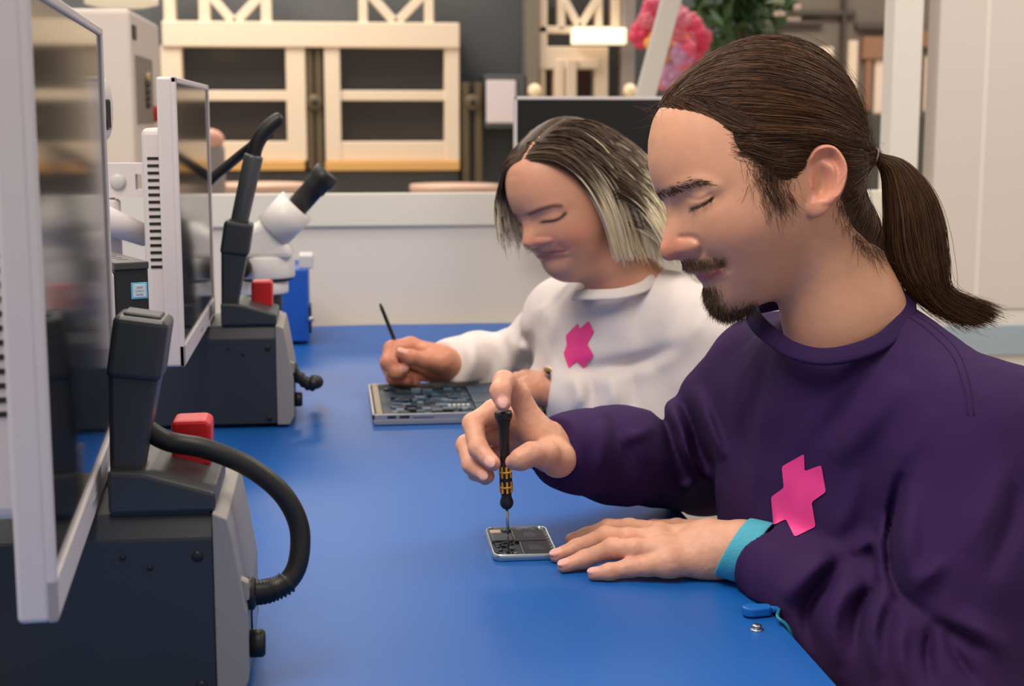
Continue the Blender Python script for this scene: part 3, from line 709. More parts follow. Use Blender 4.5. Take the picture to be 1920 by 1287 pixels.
    for k in range(90):
        x, y = rng.uniform(-w_+0.024, 0.022), rng.uniform(-l_+0.010, l_-0.010); a, c = rng.uniform(0.004, 0.026), rng.uniform(0.004, 0.020)
        x1 = min(x+a, 0.027); y1 = min(y+c, l_-0.006)
        B().box(x, x1, y, y1, 0.0093, 0.0105+rng.uniform(0, 0.0055), 0.0004, 1).put('circuit_block', mat('laptop_block_%d' % (k % 6), tones[k % 6], 0.4, metal=0.3 if k % 6 == 4 else 0.0), lp)
    for k in range(5): B().box(-0.012+k*0.007, -0.007+k*0.007, -0.066, -0.056, 0.0093, 0.0165, 0.0004, 1).put('white_connector', mat('connector_white', srgb(190, 196, 196), 0.4), lp)
    # ---- black stick tool in her hand
    a, b2 = WZ(771, 716, TZ+0.017), W(713, 571, 2.405)
    st = thing('spudger', 'thin black pry stick held over the open laptop', 'tool', tuple(a))
    d_ = b2-a; B().tube([(0, 0, 0), tuple(d_*0.05), tuple(d_*0.4), tuple(d_*0.94), tuple(d_)], [0.0010, 0.0024, 0.0032, 0.0030, 0.0022], 12).put('shaft', mat('stick_black', srgb(30, 30, 28), 0.45), st)
    B().tube([tuple(d_*0.93), tuple(d_*1.012)], [0.0026, 0.0008], 8).put('hook_end', mat('stick_black', srgb(30, 30, 28), 0.45), st)
    # ---- ground stud and plug at the bench edge
    p = WZ(1419, 1181, TZ)
    sn = thing('snap_stud', 'small silver press stud set in the mat at the bench edge', 'stud', tuple(p))
    B().lathe([(0.0062, 0), (0.0062, 0.0006), (0.0048, 0.0012)], 20).put('flange', M_metal, sn)
    B().lathe([(0.0036, 0.0008), (0.0042, 0.0022), (0.0046, 0.0036), (0.0040, 0.0046)], 20).put('button', M_metal, sn)
    p = WZ(1412, 1156, TZ)
    pl = thing('ground_plug', 'blue ground cord plug clipped to the mat above the stud', 'plug', tuple(p))
    M_plug = mat('plug_blue', srgb(18, 104, 190), 0.35)
    B().lathe([(0.0040, 0), (0.0046, 0.002)], 16).put('socket', M_metal, pl)
    B().prism([(0.0095*math.cos(a)-0.001, 0.0085*math.sin(a)) for a in np.linspace(math.pi*0.5, math.pi*1.5, 12)]+[(0.014, -0.0062), (0.017, -0.004), (0.017, 0.004), (0.014, 0.0062)], 'z', 0.0012, 0.0098, 0.0018, 2).put('body', M_plug, pl)
    b = B(); b.tube([(0.0165+0.0011*k, 0, 0.0056) for k in range(9)], [0.0034-0.00012*k+(0.0004 if k % 2 else -0.0003) for k in range(9)], 12).put('strain_relief', M_plug, pl)
    e = [np.array([0.0245, 0, 0.0056])]+[W(x, y, dd)-p for x, y, dd in ((1458, 1158, 1.338), (1474, 1172, 1.333), (1484, 1192, 1.335), (1490, 1220, 1.35), (1494, 1280, 1.37))]
    B().tube(spline(e, 30), 0.0017, 10).put('cord', mat('cord_teal', srgb(24, 122, 150), 0.4), pl)
# ------------------------------------------------------------------ the hall beyond the partition
if want('bg'):
    rng = np.random.default_rng(11)
    M_slate = mat('slate_wall', srgb(84, 88, 92), 0.7, var=0.12, vscale=1.5)
    M_cream = mat('cream_paint', srgb(232, 214, 190), 0.55)
    M_brass = mat('aged_brass', srgb(104, 90, 68), 0.45, metal=0.3)
    M_unlit_inside = mat('unlit_inside_dark', srgb(58, 54, 51), 0.12)  # opaque; dark colour stands for the unlit inside of windows and doorway
    YF = 9.5; q = px_xz(YF)
    struct(B().box(-6, q(1438, 0)[0], YF+0.25, YF+0.35, 0, 4.2).put('wall_far', M_slate))
    def fbox(b, x0, y0, x1, y1, t0, t1):
        a, c = q(x0, y1), q(x1, y0); b.box(a[0], c[0], YF-t1, YF-t0, a[1], c[1], 0.006, 1); return b
    org = np.array([q(584, 300)[0], YF, 0.0])
    def part(name, m, par, o, *r):
        b = B()
        for x in r: fbox(b, *x)
        return b.xform(Matrix.Translation(-Vector(o))).put(name, m, par)
    kf = thing('shop_window_front', 'cream framed shop front with two sash windows over yellow sills', 'shop front', tuple(org))
    part('header_beam', M_cream, kf, org, (306, 44, 860, 88, -0.2, 0.06))
    part('post', M_cream, kf, org, (308, 86, 341, 302, -0.2, 0.04)); part('post', M_cream, kf, org, (540, 86, 572, 302, -0.2, 0.04)); part('post', M_cream, kf, org, (611, 86, 637, 302, -0.2, 0.04)); part('post', M_cream, kf, org, (834, 86, 860, 302, -0.2, 0.04))
    part('base_wall', M_slate, kf, org, (306, 320, 862, 640, -0.24, -0.02))
    M_sill = mat('yellow_sill', srgb(222, 172, 104), 0.5)
    for x0, x1 in ((341, 540), (637, 834)):
        wn = part('window', M_cream, kf, org, (x0-2, 265, x1+2, 302, -0.2, 0.03), (x0-2, 170, x1+2, 189, -0.05, 0.02))
        for y0, y1 in ((88, 171), (188, 266)): part('pane', M_unlit_inside, wn, org, (x0-2, y0, x1+2, y1, -0.1, -0.08)).matrix_parent_inverse = Matrix()
    part('sill', M_sill, kf, org, (308, 301, 572, 320, -0.1, 0.09)); part('sill', M_sill, kf, org, (610, 301, 860, 320, -0.1, 0.09))
    # panes are opaque with nothing built behind them; lattice above the header
    lg = part('lattice', M_cream, kf, org, (308, -60, 326, 46, -0.1, 0.03), (374, -60, 392, 46, -0.1, 0.03), (490, -60, 507, 46, -0.1, 0.03), (673, -60, 688, 46, -0.1, 0.03), (796, -60, 812, 46, -0.1, 0.03))
    def bar(par, o, x0, y0, x1, y1, w, name='brace'):
        a, c = WY(x0, y0, YF), WY(x1, y1, YF); d = Vector(c-a); 
        b = B().box(-w/2, w/2, -0.03, 0.03, 0, d.length, 0.004, 1)
        ang = math.atan2(d.x, d.z); b.xform(Matrix.Translation(Vector(a)-Vector(o)) @ Matrix.Rotation(ang, 4, 'Y')); return b.put(name, M_cream, par)
    for x0, y0, x1, y1 in ((440, 44, 388, -16), (440, 44, 496, -16), (742, 44, 688, -16), (742, 44, 800, -16)): bar(kf, org, x0, y0, x1, y1, 0.055)
    # pilasters with round bosses
    for i, (xa, xb, ya, yb) in enumerate(((577, 603, 92, 318), (866, 904, 155, 345))):
        o = np.array([q((xa+xb)/2, 0)[0], YF, 0.0])
        pz = thing('pilaster', 'dark brass pilaster with round boss between the cream windows' if i == 0 else 'dark brass twin rod pilaster with round boss beside the paper notice', 'pilaster', tuple(o), group='brass pilasters of the shop front')
        w_ = xb-xa
        part('rod', M_brass, pz, o, (xa, ya, xa+w_*0.36, yb, -0.2, 0.02)); part('rod', M_brass, pz, o, (xb-w_*0.36, ya, xb, yb, -0.2, 0.02)); part('back_plate', mat('pil_dark', srgb(52, 54, 56), 0.6), pz, o, (xa+1, ya, xb-1, yb, -0.24, -0.02))
        c = WY((xa+xb)/2, 192, YF)-o
        bo = B().lathe([(0.050, 0), (0.050, 0.03), (0.04, 0.04)], 24, Matrix.Translation(Vector(c)+Vector((0, -0.01, 0))) @ Matrix.Rotation(math.pi/2, 4, 'X')).put('boss', M_brass, pz)
        B().lathe([(0.018, 0.03), (0.018, 0.05)], 16, Matrix.Translation(Vector(c)+Vector((0, -0.01, 0))) @ Matrix.Rotation(math.pi/2, 4, 'X')).put('boss_centre', M_black, bo)
    o = WY(938, 190, YF-0.05)
    nt_ = thing('paper_notice', 'blank white paper notice pinned on the slate wall', 'notice', tuple(o)); part('sheet', mat('notice_paper', srgb(226, 214, 216), 0.7), nt_, o, (911, 151, 966, 231, 0.03, 0.045)); part('backing', M_slate, nt_, o, (909, 140, 985, 240, -0.26, 0.031))
    # round tables
    M_wood = mat('pale_pink_wood', srgb(224, 188, 166), 0.4, var=0.08, vscale=12)
    for i, (cx, cy, hw, Yt) in enumerate(((482, 344, 90, 8.2), (853, 346, 84, 8.2))):
        c = WY(cx, cy, Yt); r = hw*Yt/FPX*1.01
        tb = thing('round_table', 'round pale wood table in front of the left sash window' if i == 0 else 'round pale wood table beside the paper notice', 'table', (c[0], Yt, 0), group='round tables in the hall')
        B().lathe([(r*0.97, c[2]-0.045), (r, c[2]-0.03), (r, c[2]-0.008), (r*0.985, c[2])], 40).put('tabletop', M_wood, tb)
        B().lathe([(0.03, 0.02), (0.03, c[2]-0.04)], 16).put('column', M_brass, tb); B().lathe([(0.2, 0), (0.2, 0.012), (0.05, 0.03)], 28).put('base', M_brass, tb)
    c = WY(392, 262, 7.6)
    chh = thing('padded_chair', 'pink topped grey padded chair by the left round table', 'chair', (c[0], 7.6, 0))
    b = B().sphere((0.0, 0, c[2]), (0.075, 0.05, 0.055)); b.put('headrest', mat('pink_pad', srgb(222, 166, 146), 0.6), chh)
    b = B().box(-0.16, 0.075, -0.04, 0.04, 0.52, c[2]-0.02, 0.03, 3); b.put('backrest', mat('grey_pad', srgb(150, 140, 140), 0.8), chh)
    b = B().box(-0.2, 0.12, -0.42, 0.03, 0.44, 0.53, 0.03, 3); b.put('seat', mat('grey_pad', srgb(150, 140, 140), 0.8), chh)
    for x in (-0.17, 0.09):
        for y in (-0.38, 0.0): B().box(x-0.015, x+0.015, y-0.015, y+0.015, 0, 0.46).put('leg', M_brass, chh)
    # cream door house with lit sign on the right
    org = np.array([q(1080, 0)[0], YF, 0.0])
    dh = thing('door_house', 'cream doorway with lattice head and glowing lamp box', 'doorway', tuple(org))
    part('wall', M_cream, dh, org, (1010, 88, 1140, 130, -0.2, 0.02), (1036, 128, 1080, 640, -0.2, 0.02), (1110, 128, 1140, 640, -0.2, 0.02), (1010, -80, 1024, 640, -0.2, 0.0))
    part('door_frame', M_cream, dh, org, (1040, 112, 1056, 640, 0.0, 0.06), (1056, 112, 1078, 640, 0.0, 0.08), (1056, 112, 1120, 128, 0.0, 0.06))
    part('unlit_door_sheet', M_unlit_inside, dh, org, (1012, 126, 1140, 640, -0.24, -0.1))  # dark sheet painted in for the unlit interior of the doorway
    part('lattice', M_cream, dh, org, (1010, 50, 1165, 62, -0.1, 0.02), (1010, -80, 1026, 90, -0.1, 0.02), (1046, -80, 1060, 56, -0.1, 0.02), (1116, -80, 1130, 56, -0.1, 0.02), (1146, -80, 1164, 84, -0.1, 0.02))
    bar(dh, org, 1086, 52, 1058, 0, 0.045); bar(dh, org, 1086, 52, 1118, 0, 0.045)
    part('lamp_box', mat('lamp_box_glow', srgb(255, 240, 214), 0.5, emit=srgb(255, 236, 206), estr=1.1), dh, org, (1070, 55, 1167, 84, 0.0, 0.14))
    part('panel_dark', M_slate, dh, org, (1026, 8, 1046, 50, -0.15, -0.1)); part('panel_dark', M_slate, dh, org, (1128, 12, 1148, 52, -0.15, -0.1))
    M_grey = mat('grey_pilaster', srgb(150, 140, 136), 0.6)
    for i, (xa, xb) in enumerate(((986, 1009), (1158, 1190))):
        o = np.array([q((xa+xb)/2, 0)[0], YF, 0.0]); pz = thing('column', ('taupe' if i == 0 else 'pale grey')+' square column with globe lamp at the '+('slate wall side' if i == 0 else 'flower side')+' of the doorway', 'column', tuple(o), group='columns of the doorway')
        part('shaft', mat('taupe_column', srgb(126, 118, 106), 0.6) if i == 0 else M_grey, pz, o, (xa, -120, xb, 640, -0.2, 0.06))
        c = WY((xa+xb)/2, 170, YF)-o; B().sphere(c+np.array([0, -0.12, 0]), 0.042).put('globe_lamp', mat('globe_cream', srgb(236, 214, 178), 0.4, emit=srgb(255, 220, 170), estr=0.25), pz)
    # white slanted bar, nearer than the hall
    a, c = WY(1207, 190, 4.6), WY(1262, -14, 4.6)
    sb = thing('slanted_bar', 'white slanted square bar crossing in front of the flowers', 'bar', tuple(a)); d = Vector(c-a)
    B().box(-0.029, 0.029, -0.02, 0.02, -0.25, d.length+0.15, 0.003).xform(Matrix.Rotation(math.atan2(d.x, d.z), 4, 'Y')).put('bar', M_part, sb)
    B().box(-0.10, 0.02, -0.05, 0.05, -a[2], -0.22, 0.003).put('foot_post', M_part, sb)
    # flowers and green plant
    Yw = 8.2
    c0 = WY(1275, 95, Yw)
    fl = thing('flower_arrangement', 'tall arrangement of pink and orange flowers behind the slanted bar', 'flowers', (c0[0], Yw, 0))
    B().lathe([(0.14, 0), (0.17, 0.3), (0.12, 0.62), (0.15, 0.66)], 24).put('vase', M_brass, fl)
    B().tube([(0, 0, 0.6), (0.01, 0, c0[2]-0.1)], 0.03, 10).put('stem', mat('stem_green', srgb(60, 80, 50), 0.6), fl)
    cols = [srgb(238, 96, 128), srgb(232, 120, 140), srgb(240, 170, 70), srgb(206, 150, 186), srgb(226, 66, 100), srgb(244, 190, 110)]
    def blossom(r, seed):
        b = B(); 
        for k in range(6):
            a_ = k*math.pi/3+seed; b.sphere((0.55*r*math.cos(a_), 0.25*r*math.sin(seed+k), 0.55*r*math.sin(a_)), (0.5*r, 0.35*r, 0.5*r), 8, 6)
        return b.sphere((0, -0.2*r, 0), 0.4*r, 8, 6).mesh('blossom')
    bl = [blossom(0.06, 0.3*k) for k in range(6)]
    for k, me in enumerate(bl): me.materials.append(mat('petal_%d' % k, cols[k], 0.6))
    spots = [(1255, 40, 0), (1275, 30, 1), (1300, 55, 0), (1312, 85, 4), (1290, 80, 1), (1262, 70, 2), (1254, 100, 2), (1258, 118, 2), (1278, 104, 3), (1300, 108, 0), (1282, 130, 1), (1240, 135, 4), (1262, 142, 3), (1270, 60, 1), (1245, 60, 0), (1232, 84, 2), (1318, 70, 0), (1296, 40, 1), (1210, 40, 1), (1222, 20, 0), (1206, 66, 4), (1240, 16, 1), (1284, 92, 0), (1247, 148, 1), (1272, 84, 2)]
    for x, y, k in spots:
        p = WY(x, y, Yw+rng.uniform(-0.08, 0.08)); o = obj('blossom', bl[k], None, fl); o.location = Vector(p)-Vector((c0[0], Yw, 0)); o.scale = [rng.uniform(0.8, 1.3)]*3; o.rotation_euler = (rng.uniform(-.5, .5), rng.uniform(0, 6), 0)
    c1 = WY(1385, 30, 8.8)
    gp = thing('leafy_plant', 'dark green leafy plant beside the pink flowers', 'plant', (c1[0], 8.8, 0))
    B().lathe([(0.16, 0), (0.2, 0.4), (0.18, 0.42)], 20).put('pot', M_slate, gp); B().tube([(0, 0, 0.4), (0.02, 0, c1[2]+0.1)], 0.025, 8).put('trunk', M_brass, gp)
    n = 420; cen = np.stack([rng.normal(0, 0.15, n), rng.normal(0, 0.12, n), c1[2]+rng.normal(0.08, 0.20, n)], -1); cen[:, 0] = np.clip(cen[:, 0], -0.21, 0.24)
    d1 = rng.normal(size=(n, 3)); d1 /= np.linalg.norm(d1, axis=1, keepdims=True); d2 = np.cross(d1, rng.normal(size=(n, 3))); d2 /= np.linalg.norm(d2, axis=1, keepdims=True)
    Lf, Wf = 0.075, 0.028; V = np.stack([cen-d1*Lf, cen+d2*Wf, cen+d1*Lf, cen-d2*Wf], 1).reshape(-1, 3)
    fo_ = obj('foliage', meshdata('foliage', V, np.arange(4*n).reshape(n, 4), smooth=False), mat('leaf_green', srgb(62, 92, 48), 0.6, var=0.4, vscale=6), gp); fo_['kind'] = 'stuff'
    # stone building on the far right
    YB = 12.0; qb = px_xz(YB)
    org = np.array([qb(1600, 0)[0], YB, 0.0])
    bd = thing('stone_facade', 'brown stone building front with pale lit windows at far right', 'building', tuple(org))
    def pb_(name, m, x0, y0, x1, y1, t0, t1, par=bd):
        a, c = qb(x0, y1), qb(x1, y0); return B().box(a[0]-org[0], c[0]-org[0], -t1, -t0, a[1], c[1], 0.01, 1).put(name, m, par)
    struct(B().box(qb(1432, 0)[0]-0.1, 8, YB+0.2, YB+0.3, 0, 5).put('wall_side', M_slate))
    pb_('wall', mat('stone_brown', srgb(132, 120, 108), 0.8, var=0.25, vscale=2.5), 1425, -150, 2100, 640, -0.15, 0.0)
    M_win = mat('pale_window', srgb(232, 208, 184), 0.4, emit=srgb(255, 226, 196), estr=0.22); M_arch = mat('terracotta', srgb(166, 124, 96), 0.8)
    for x0, y0, x1, y1 in ((1612, 70, 1672, 112), (1722, 58, 1765, 90)): pb_('lintel', M_arch, x0, y0, x1, y1, 0.0, 0.08)
    pb_('jamb', M_arch, 1616, 110, 1632, 210, 0.0, 0.06); pb_('jamb', M_arch, 1754, 90, 1766, 215, 0.0, 0.06)
    for x0, y0, x1, y1 in ((1636, 113, 1666, 214), (1730, 106, 1755, 210), (1586, 76, 1608, 168), (1534, 88, 1562, 130)): pb_('window', M_win, x0, y0, x1, y1, 0.0, 0.03)
    pb_('plinth', mat('plinth_dark', srgb(86, 84, 80), 0.8), 1560, 216, 2100, 420, 0.0, 0.1); pb_('pilaster', mat('stone_dark', srgb(92, 84, 76), 0.8), 1566, -150, 1586, 300, 0.0, 0.1)
    for i, (x0, y0, x1, y1) in enumerate(((1450, 40, 1540, 48), (1470, 20, 1600, 30), (1600, 44, 1680, 56))): pb_('string_course', mat('stone_dark', srgb(92, 84, 76), 0.8), x0, y0, x1, y1, 0.0, 0.08)
    pb_('awning', mat('pink_render', srgb(196, 170, 156), 0.7), 1436, 8, 1500, 44, 0.0, 0.05)
    # pendant lamp upper left
    c = WY(228, 8, 6.5); pn = thing('pendant_lamp', 'wide cream disc pendant lamp above the machine cabinet', 'lamp', tuple(c))
    B().lathe([(0.10, -0.012), (0.15, 0.0), (0.15, 0.03), (0.06, 0.07)], 32).put('shade', mat('pendant_cream', srgb(240, 228, 204), 0.5, emit=srgb(255, 240, 210), estr=0.35), pn); B().tube([(0, 0, 0.06), (0, 0, 2.2)], 0.006, 8).put('cord', M_black, pn)
# ------------------------------------------------------------------ heads modelled from their side outline
class Frame3:
    """local head frame: x right, y down (pixels of the outline drawing), w out of the side"""
    def __init__(s, c, o, Rh, Uh, Dh, sc): s.c, s.o, s.R, s.U, s.D, s.s = c, np.asarray(o, float), Rh, Uh, Dh, sc
    def loc(s, P):
        q = (P-s.o)/s.s
        return s.c[0]+q@s.R, s.c[1]-q@s.U, q@s.D
    def wld(s, x, y, w):
        x = np.asarray(x, float); y = np.asarray(y, float); w = np.asarray(w, float)
        return s.o+s.s*((x-s.c[0])[..., None]*s.R+(s.c[1]-y)[..., None]*s.U+w[..., None]*s.D)
class HeadMap:
    def __init__(s, poly, Wmax, pad=40, st=2.0, n=260):
        s.poly = smoothpoly(poly, n)
        x0, y0 = s.poly.min(0)-pad; x1, y1 = s.poly.max(0)+pad
        s.m = Map2(x0, y0, x1, y1, st)
        ins = inpoly(s.m.X, s.m.Y, s.poly); s.ins = ins
        phi = poisson(ins, st)
        s.dist = segdist(s.m.X, s.m.Y, s.poly)
        phi *= Wmax**2/phi.max()
        G = 2.0*Wmax**2/200.0
        s.H = np.sqrt(phi); s.out = -s.dist*G*0.8
    def gain(s, cx, cy, sx, sy, g, ang=0.0):
        """scale the half width by g around a place"""
        a = math.radians(ang); dx, dy = s.m.X-cx, s.m.Y-cy
        u = dx*math.cos(a)+dy*math.sin(a); v = -dx*math.sin(a)+dy*math.cos(a)
        s.H = s.H*(1+(g-1)*np.exp(-0.5*((u/sx)**2+(v/sy)**2)))
    def bump(s, cx, cy, sx, sy, a, ang=0.0):
        t = math.radians(ang); dx, dy = s.m.X-cx, s.m.Y-cy
        u = dx*math.cos(t)+dy*math.sin(t); v = -dx*math.sin(t)+dy*math.cos(t)
        s.H = np.maximum(s.H+a*np.exp(-0.5*((u/sx)**2+(v/sy)**2))*np.clip(s.dist/6, 0, 1), 0)
    def stroke(s, pts, sig, a):
        P = spline(pts, 40) if len(pts) > 2 else np.asarray(pts, float)
        d = segdist(s.m.X, s.m.Y, P, False)
        s.H = np.maximum(s.H+a*np.exp(-0.5*(d/sig)**2)*np.clip(s.dist/4, 0, 1), 0)
    def done(s, nb=1):
        phi = np.where(s.ins, s.H**2, s.out); s.phi = blur(phi, nb)
        s.gx, s.gy = np.gradient(s.phi, s.m.st)
    def d(s, x, y, w):
        p = s.m.sample(s.phi, x, y); gx = s.m.sample(s.gx, x, y); gy = s.m.sample(s.gy, x, y)
        F = w*w-p
        return F/np.maximum(np.sqrt(gx*gx+gy*gy+4*w*w), 30.0)
def mixc(c, tgt, k): return c*(1-k[:, None])+np.asarray(tgt, float)[None]*k[:, None]
def gk(x, y, cx, cy, sx, sy, ang=0):
    t = math.radians(ang); dx, dy = x-cx, y-cy
    return np.exp(-0.5*(((dx*math.cos(t)+dy*math.sin(t))/sx)**2+((-dx*math.sin(t)+dy*math.cos(t))/sy)**2))
lin = lambda r, g, b: np.array(srgb(r, g, b)[:3])
M_skin = mat('skin', srgb(214, 160, 132), 0.45, sss=0.2, attr='Col', var=0.09, vscale=90, bump=0.22, bscale=1600, spec=0.4)
M_hairm = mat('hair', srgb(60, 40, 30), 0.45, attr='Col', spec=0.22)

MAN_D = 1.42
ps = math.radians(5.0)
MF = Frame3((1430, 330), W(1430, 330, MAN_D), RGT*math.cos(ps)+FWD*math.sin(ps), UPV, -FWD*math.cos(ps)+RGT*math.sin(ps), MAN_D/FPX)
MAN_POLY = [(1232, 210), (1218.5, 246), (1214, 280), (1216, 317), (1226, 350), (1236, 366), (1246, 383), (1249, 397), (1247.5, 418), (1241, 447), (1235.5, 466), (1239, 484), (1252, 491), (1266, 488.5),
            (1279, 490), (1281, 500), (1291, 510), (1298, 514.5), (1306, 515.5), (1308, 521), (1313, 528), (1319, 533), (1320, 545), (1325, 565), (1334, 583), (1352, 594), (1380, 592), (1405, 580),
            (1424, 572), (1462, 555), (1500, 520), (1545, 480), (1580, 430), (1600, 370), (1610, 300), (1608, 240), (1595, 195), (1570, 148), (1538, 114), (1495, 90), (1441, 82), (1395, 89), (1340, 114), (1285, 154)]
MAN_HAIR = [(1225, 204), (1252, 214), (1285, 224), (1319, 240), (1340, 259), (1343, 283), (1353, 303), (1383, 322), (1400, 336), (1418, 352), (1436, 356), (1450, 346), (1464, 330), (1475, 312), (1500, 300), (1530, 312), (1540, 345), (1545, 372), (1560, 402), (1576, 436), (1604, 458), (1660, 476), (1720, 380), (1700, 100), (1500, 0), (1300, 40)]
def man_maps():
    h = HeadMap(MAN_POLY, 156)
    g = h.gain
    g(1255, 462, 20, 34, 0.62); g(1252, 415, 16, 26, 0.66)                   # nose narrower
    g(1300, 505, 30, 24, 0.92); g(1350, 570, 46, 34, 0.88)                   # muzzle, chin
    b = h.bump
    b(1279, 471, 10, 12, 12); b(1262, 472, 14, 12, 3)                          # wing of the nose
    h.stroke([(1268, 449), (1284, 452), (1295, 464), (1297, 478), (1290, 490)], 3.6, -9)    # groove round it
    b(1268, 488, 7, 5, -12)                                                     # nostril
    b(1290, 384, 30, 16, -12, -12); b(1262, 392, 12, 16, -8)                   # eye socket
    b(1291, 385, 15, 10, 13, -18)                                               # eyeball under the lid
    h.stroke([(1278, 399), (1290, 397), (1302, 390), (1310, 383)], 2.0, -5.0)   # lid slit
    h.stroke([(1268, 373), (1279, 383), (1292, 385), (1306, 377)], 1.9, -4.5)   # lid crease
    h.stroke([(1238, 364), (1262, 357), (1290, 356), (1312, 366)], 9, 7.0)      # brow ridge
    b(1372, 428, 42, 26, 4, 12); b(1348, 462, 34, 26, 6)                        # cheekbone, cheek
    h.stroke([(1298, 476), (1314, 487), (1332, 496), (1344, 510)], 4.5, -5)     # smile fold
    h.stroke([(1297, 514), (1315, 510), (1336, 502)], 2.2, -5.5)                # mouth line
    b(1336, 502, 6, 5, -4)
    h.stroke([(1290, 508), (1306, 505), (1326, 501)], 4, 2.0)                   # upper lip
    h.stroke([(1308, 522), (1318, 520), (1330, 511)], 4.5, 3.6)                 # lower lip
    h.stroke([(1320, 538), (1338, 530)], 6, -3)
    b(1345, 570, 18, 16, 4)                                                     # chin
    b(1360, 300, 60, 60, -6); b(1420, 420, 30, 40, 3); b(1440, 500, 50, 26, -4)
    h.done(1)
    # hair thickness map
    X, Y = h.m.X, h.m.Y
    hp = np.asarray(MAN_HAIR, float); ins = inpoly(X, Y, hp); dd = segdist(X, Y, hp)
    sd = np.where(ins, dd, -dd)
    front = np.clip((1330-X)/100, 0, 1)
    h.hair = np.clip(sd/26, -0.6, 1)*13.0
    h.hair = blur(h.hair, 2)
    return h
EARP = smoothpoly([(1470, 318), (1480, 300), (1498, 291), (1518, 295), (1533, 314), (1539, 338), (1534, 368), (1522, 392), (1504, 414), (1488, 421), (1477, 415), (1474, 402), (1479, 384), (1477, 360), (1468, 340)], 120)
EM = Map2(1440, 265, 1565, 445, 1.0)
def _ear_maps():
    x, y = EM.X, EM.Y
    d2 = segdist(x, y, EARP); d2 = np.where(inpoly(x, y, EARP), -d2, d2)
    back = np.clip((x-1468)/70, 0, 1)
    wc = 5+26*back-8*np.clip((y-395)/30, 0, 1)
    rim = np.exp(-0.5*((d2+6.5)/4.6)**2)*np.clip(1.0-np.clip((y-384)/16, 0, 1), 0, 1)
    rim = rim*np.clip(np.clip((x-1484)/14, 0, 1)+np.clip((332-y)/16, 0, 1), 0, 1)
    anti = np.exp(-0.5*(segdist(x, y, spline([(1500, 322), (1513, 334), (1519, 352), (1513, 376), (1500, 390)], 20), False)/5.0)**2)
    trag = np.exp(-0.5*(((x-1479)/6)**2+((y-364)/10)**2))
    conc = np.exp(-0.5*(((x-1497)/10.5)**2+((y-360)/19)**2))
    fos = np.exp(-0.5*(((x-1500)/16)**2+((y-315)/10)**2))
    gut = np.exp(-0.5*((d2+14)/4.0)**2)*np.clip((x-1500)/12, 0, 1)*np.clip((388-y)/16, 0, 1)
    lob = np.exp(-0.5*(((x-1490)/13)**2+((y-404)/12)**2))
    zt = wc+13*rim+6*anti+9*trag-25*conc-8*fos-7*gut+4*lob
    return d2, blur(zt, 2), back
EAR_D2, EAR_ZT, EAR_BK = _ear_maps()
def ear_d(x, y, w):
    """ear on the side of the head (works in the outline's pixels)"""
    e = np.full(x.shape, 60.0)
    i = (x > 1442) & (x < 1562) & (y > 267) & (y < 442) & (w > ear_d.w0-50) & (w < ear_d.w0+90)
    if not i.any(): return e
    xi, yi, wi = x[i], y[i], w[i]
    d2 = EM.sample(EAR_D2, xi, yi); zt = EM.sample(EAR_ZT, xi, yi)+ear_d.w0; bk = EM.sample(EAR_BK, xi, yi)
    top = (wi-zt)*0.8; bot = (zt-9-16*(1-bk)-wi)*0.8
    e[i] = np.minimum(smax(smax(top, bot, 3.0), d2, 7.0)*0.85, 60)
    return e
def man_head_field():
    h = man_maps()
    ear_d.w0 = float(h.m.sample(h.H, np.array([1485.]), np.array([355.]))[0])-4
    return h
def man_color(x, y, w):
    c = np.repeat(lin(212, 157, 126)[None], len(x), 0)
    c = mixc(c, lin(205, 128, 108), 0.75*gk(x, y, 1252, 470, 22, 20))
    c = mixc(c, lin(208, 132, 110), 0.30*gk(x, y, 1345, 455, 40, 28))
    e = (inpoly(x, y, EARP) | (segdist(x, y, EARP) < 3)) & (np.abs(w) > ear_d.w0+4)
    c = mixc(c, lin(216, 142, 122), np.where(e, 0.6, 0))
    d1 = segdist(x, y, spline([(1291, 509), (1306, 507), (1322, 504), (1335, 501)], 20), False)
    c = mixc(c, lin(168, 82, 80), 0.75*np.exp(-0.5*(d1/3.0)**2))
    d2 = segdist(x, y, spline([(1307, 521), (1317, 522), (1328, 514)], 20), False)
    c = mixc(c, lin(186, 74, 84), 0.85*np.exp(-0.5*(d2/5.0)**2))
    d3 = segdist(x, y, spline([(1320, 552), (1330, 580), (1355, 594), (1385, 590)], 20), False)
    c = mixc(c, lin(120, 92, 74), 0.65*np.exp(-0.5*(d3/16)**2))
    d4 = segdist(x, y, spline([(1284, 495), (1300, 497), (1325, 494)], 20), False)
    c = mixc(c, lin(140, 108, 84), 0.5*np.exp(-0.5*(d4/6)**2))
    d5 = segdist(x, y, spline([(1278, 399), (1290, 397), (1302, 390), (1310, 383)], 20), False)
    c = mixc(c, lin(60, 36, 30), 0.9*np.exp(-0.5*(d5/1.6)**2))
    return c
def surf_project(f, P, it=4, eps=0.0006):
    for _ in range(it):
        d = f(P); g = grad(f, P, eps); P = P-g*d[:, None]*0.9
    return P
def grad(f, P, eps=0.0006):
    g = np.stack([f(P+np.eye(3)[i]*eps)-f(P-np.eye(3)[i]*eps) for i in range(3)], -1)
    return g/(np.linalg.norm(g, axis=1, keepdims=True)+1e-12)
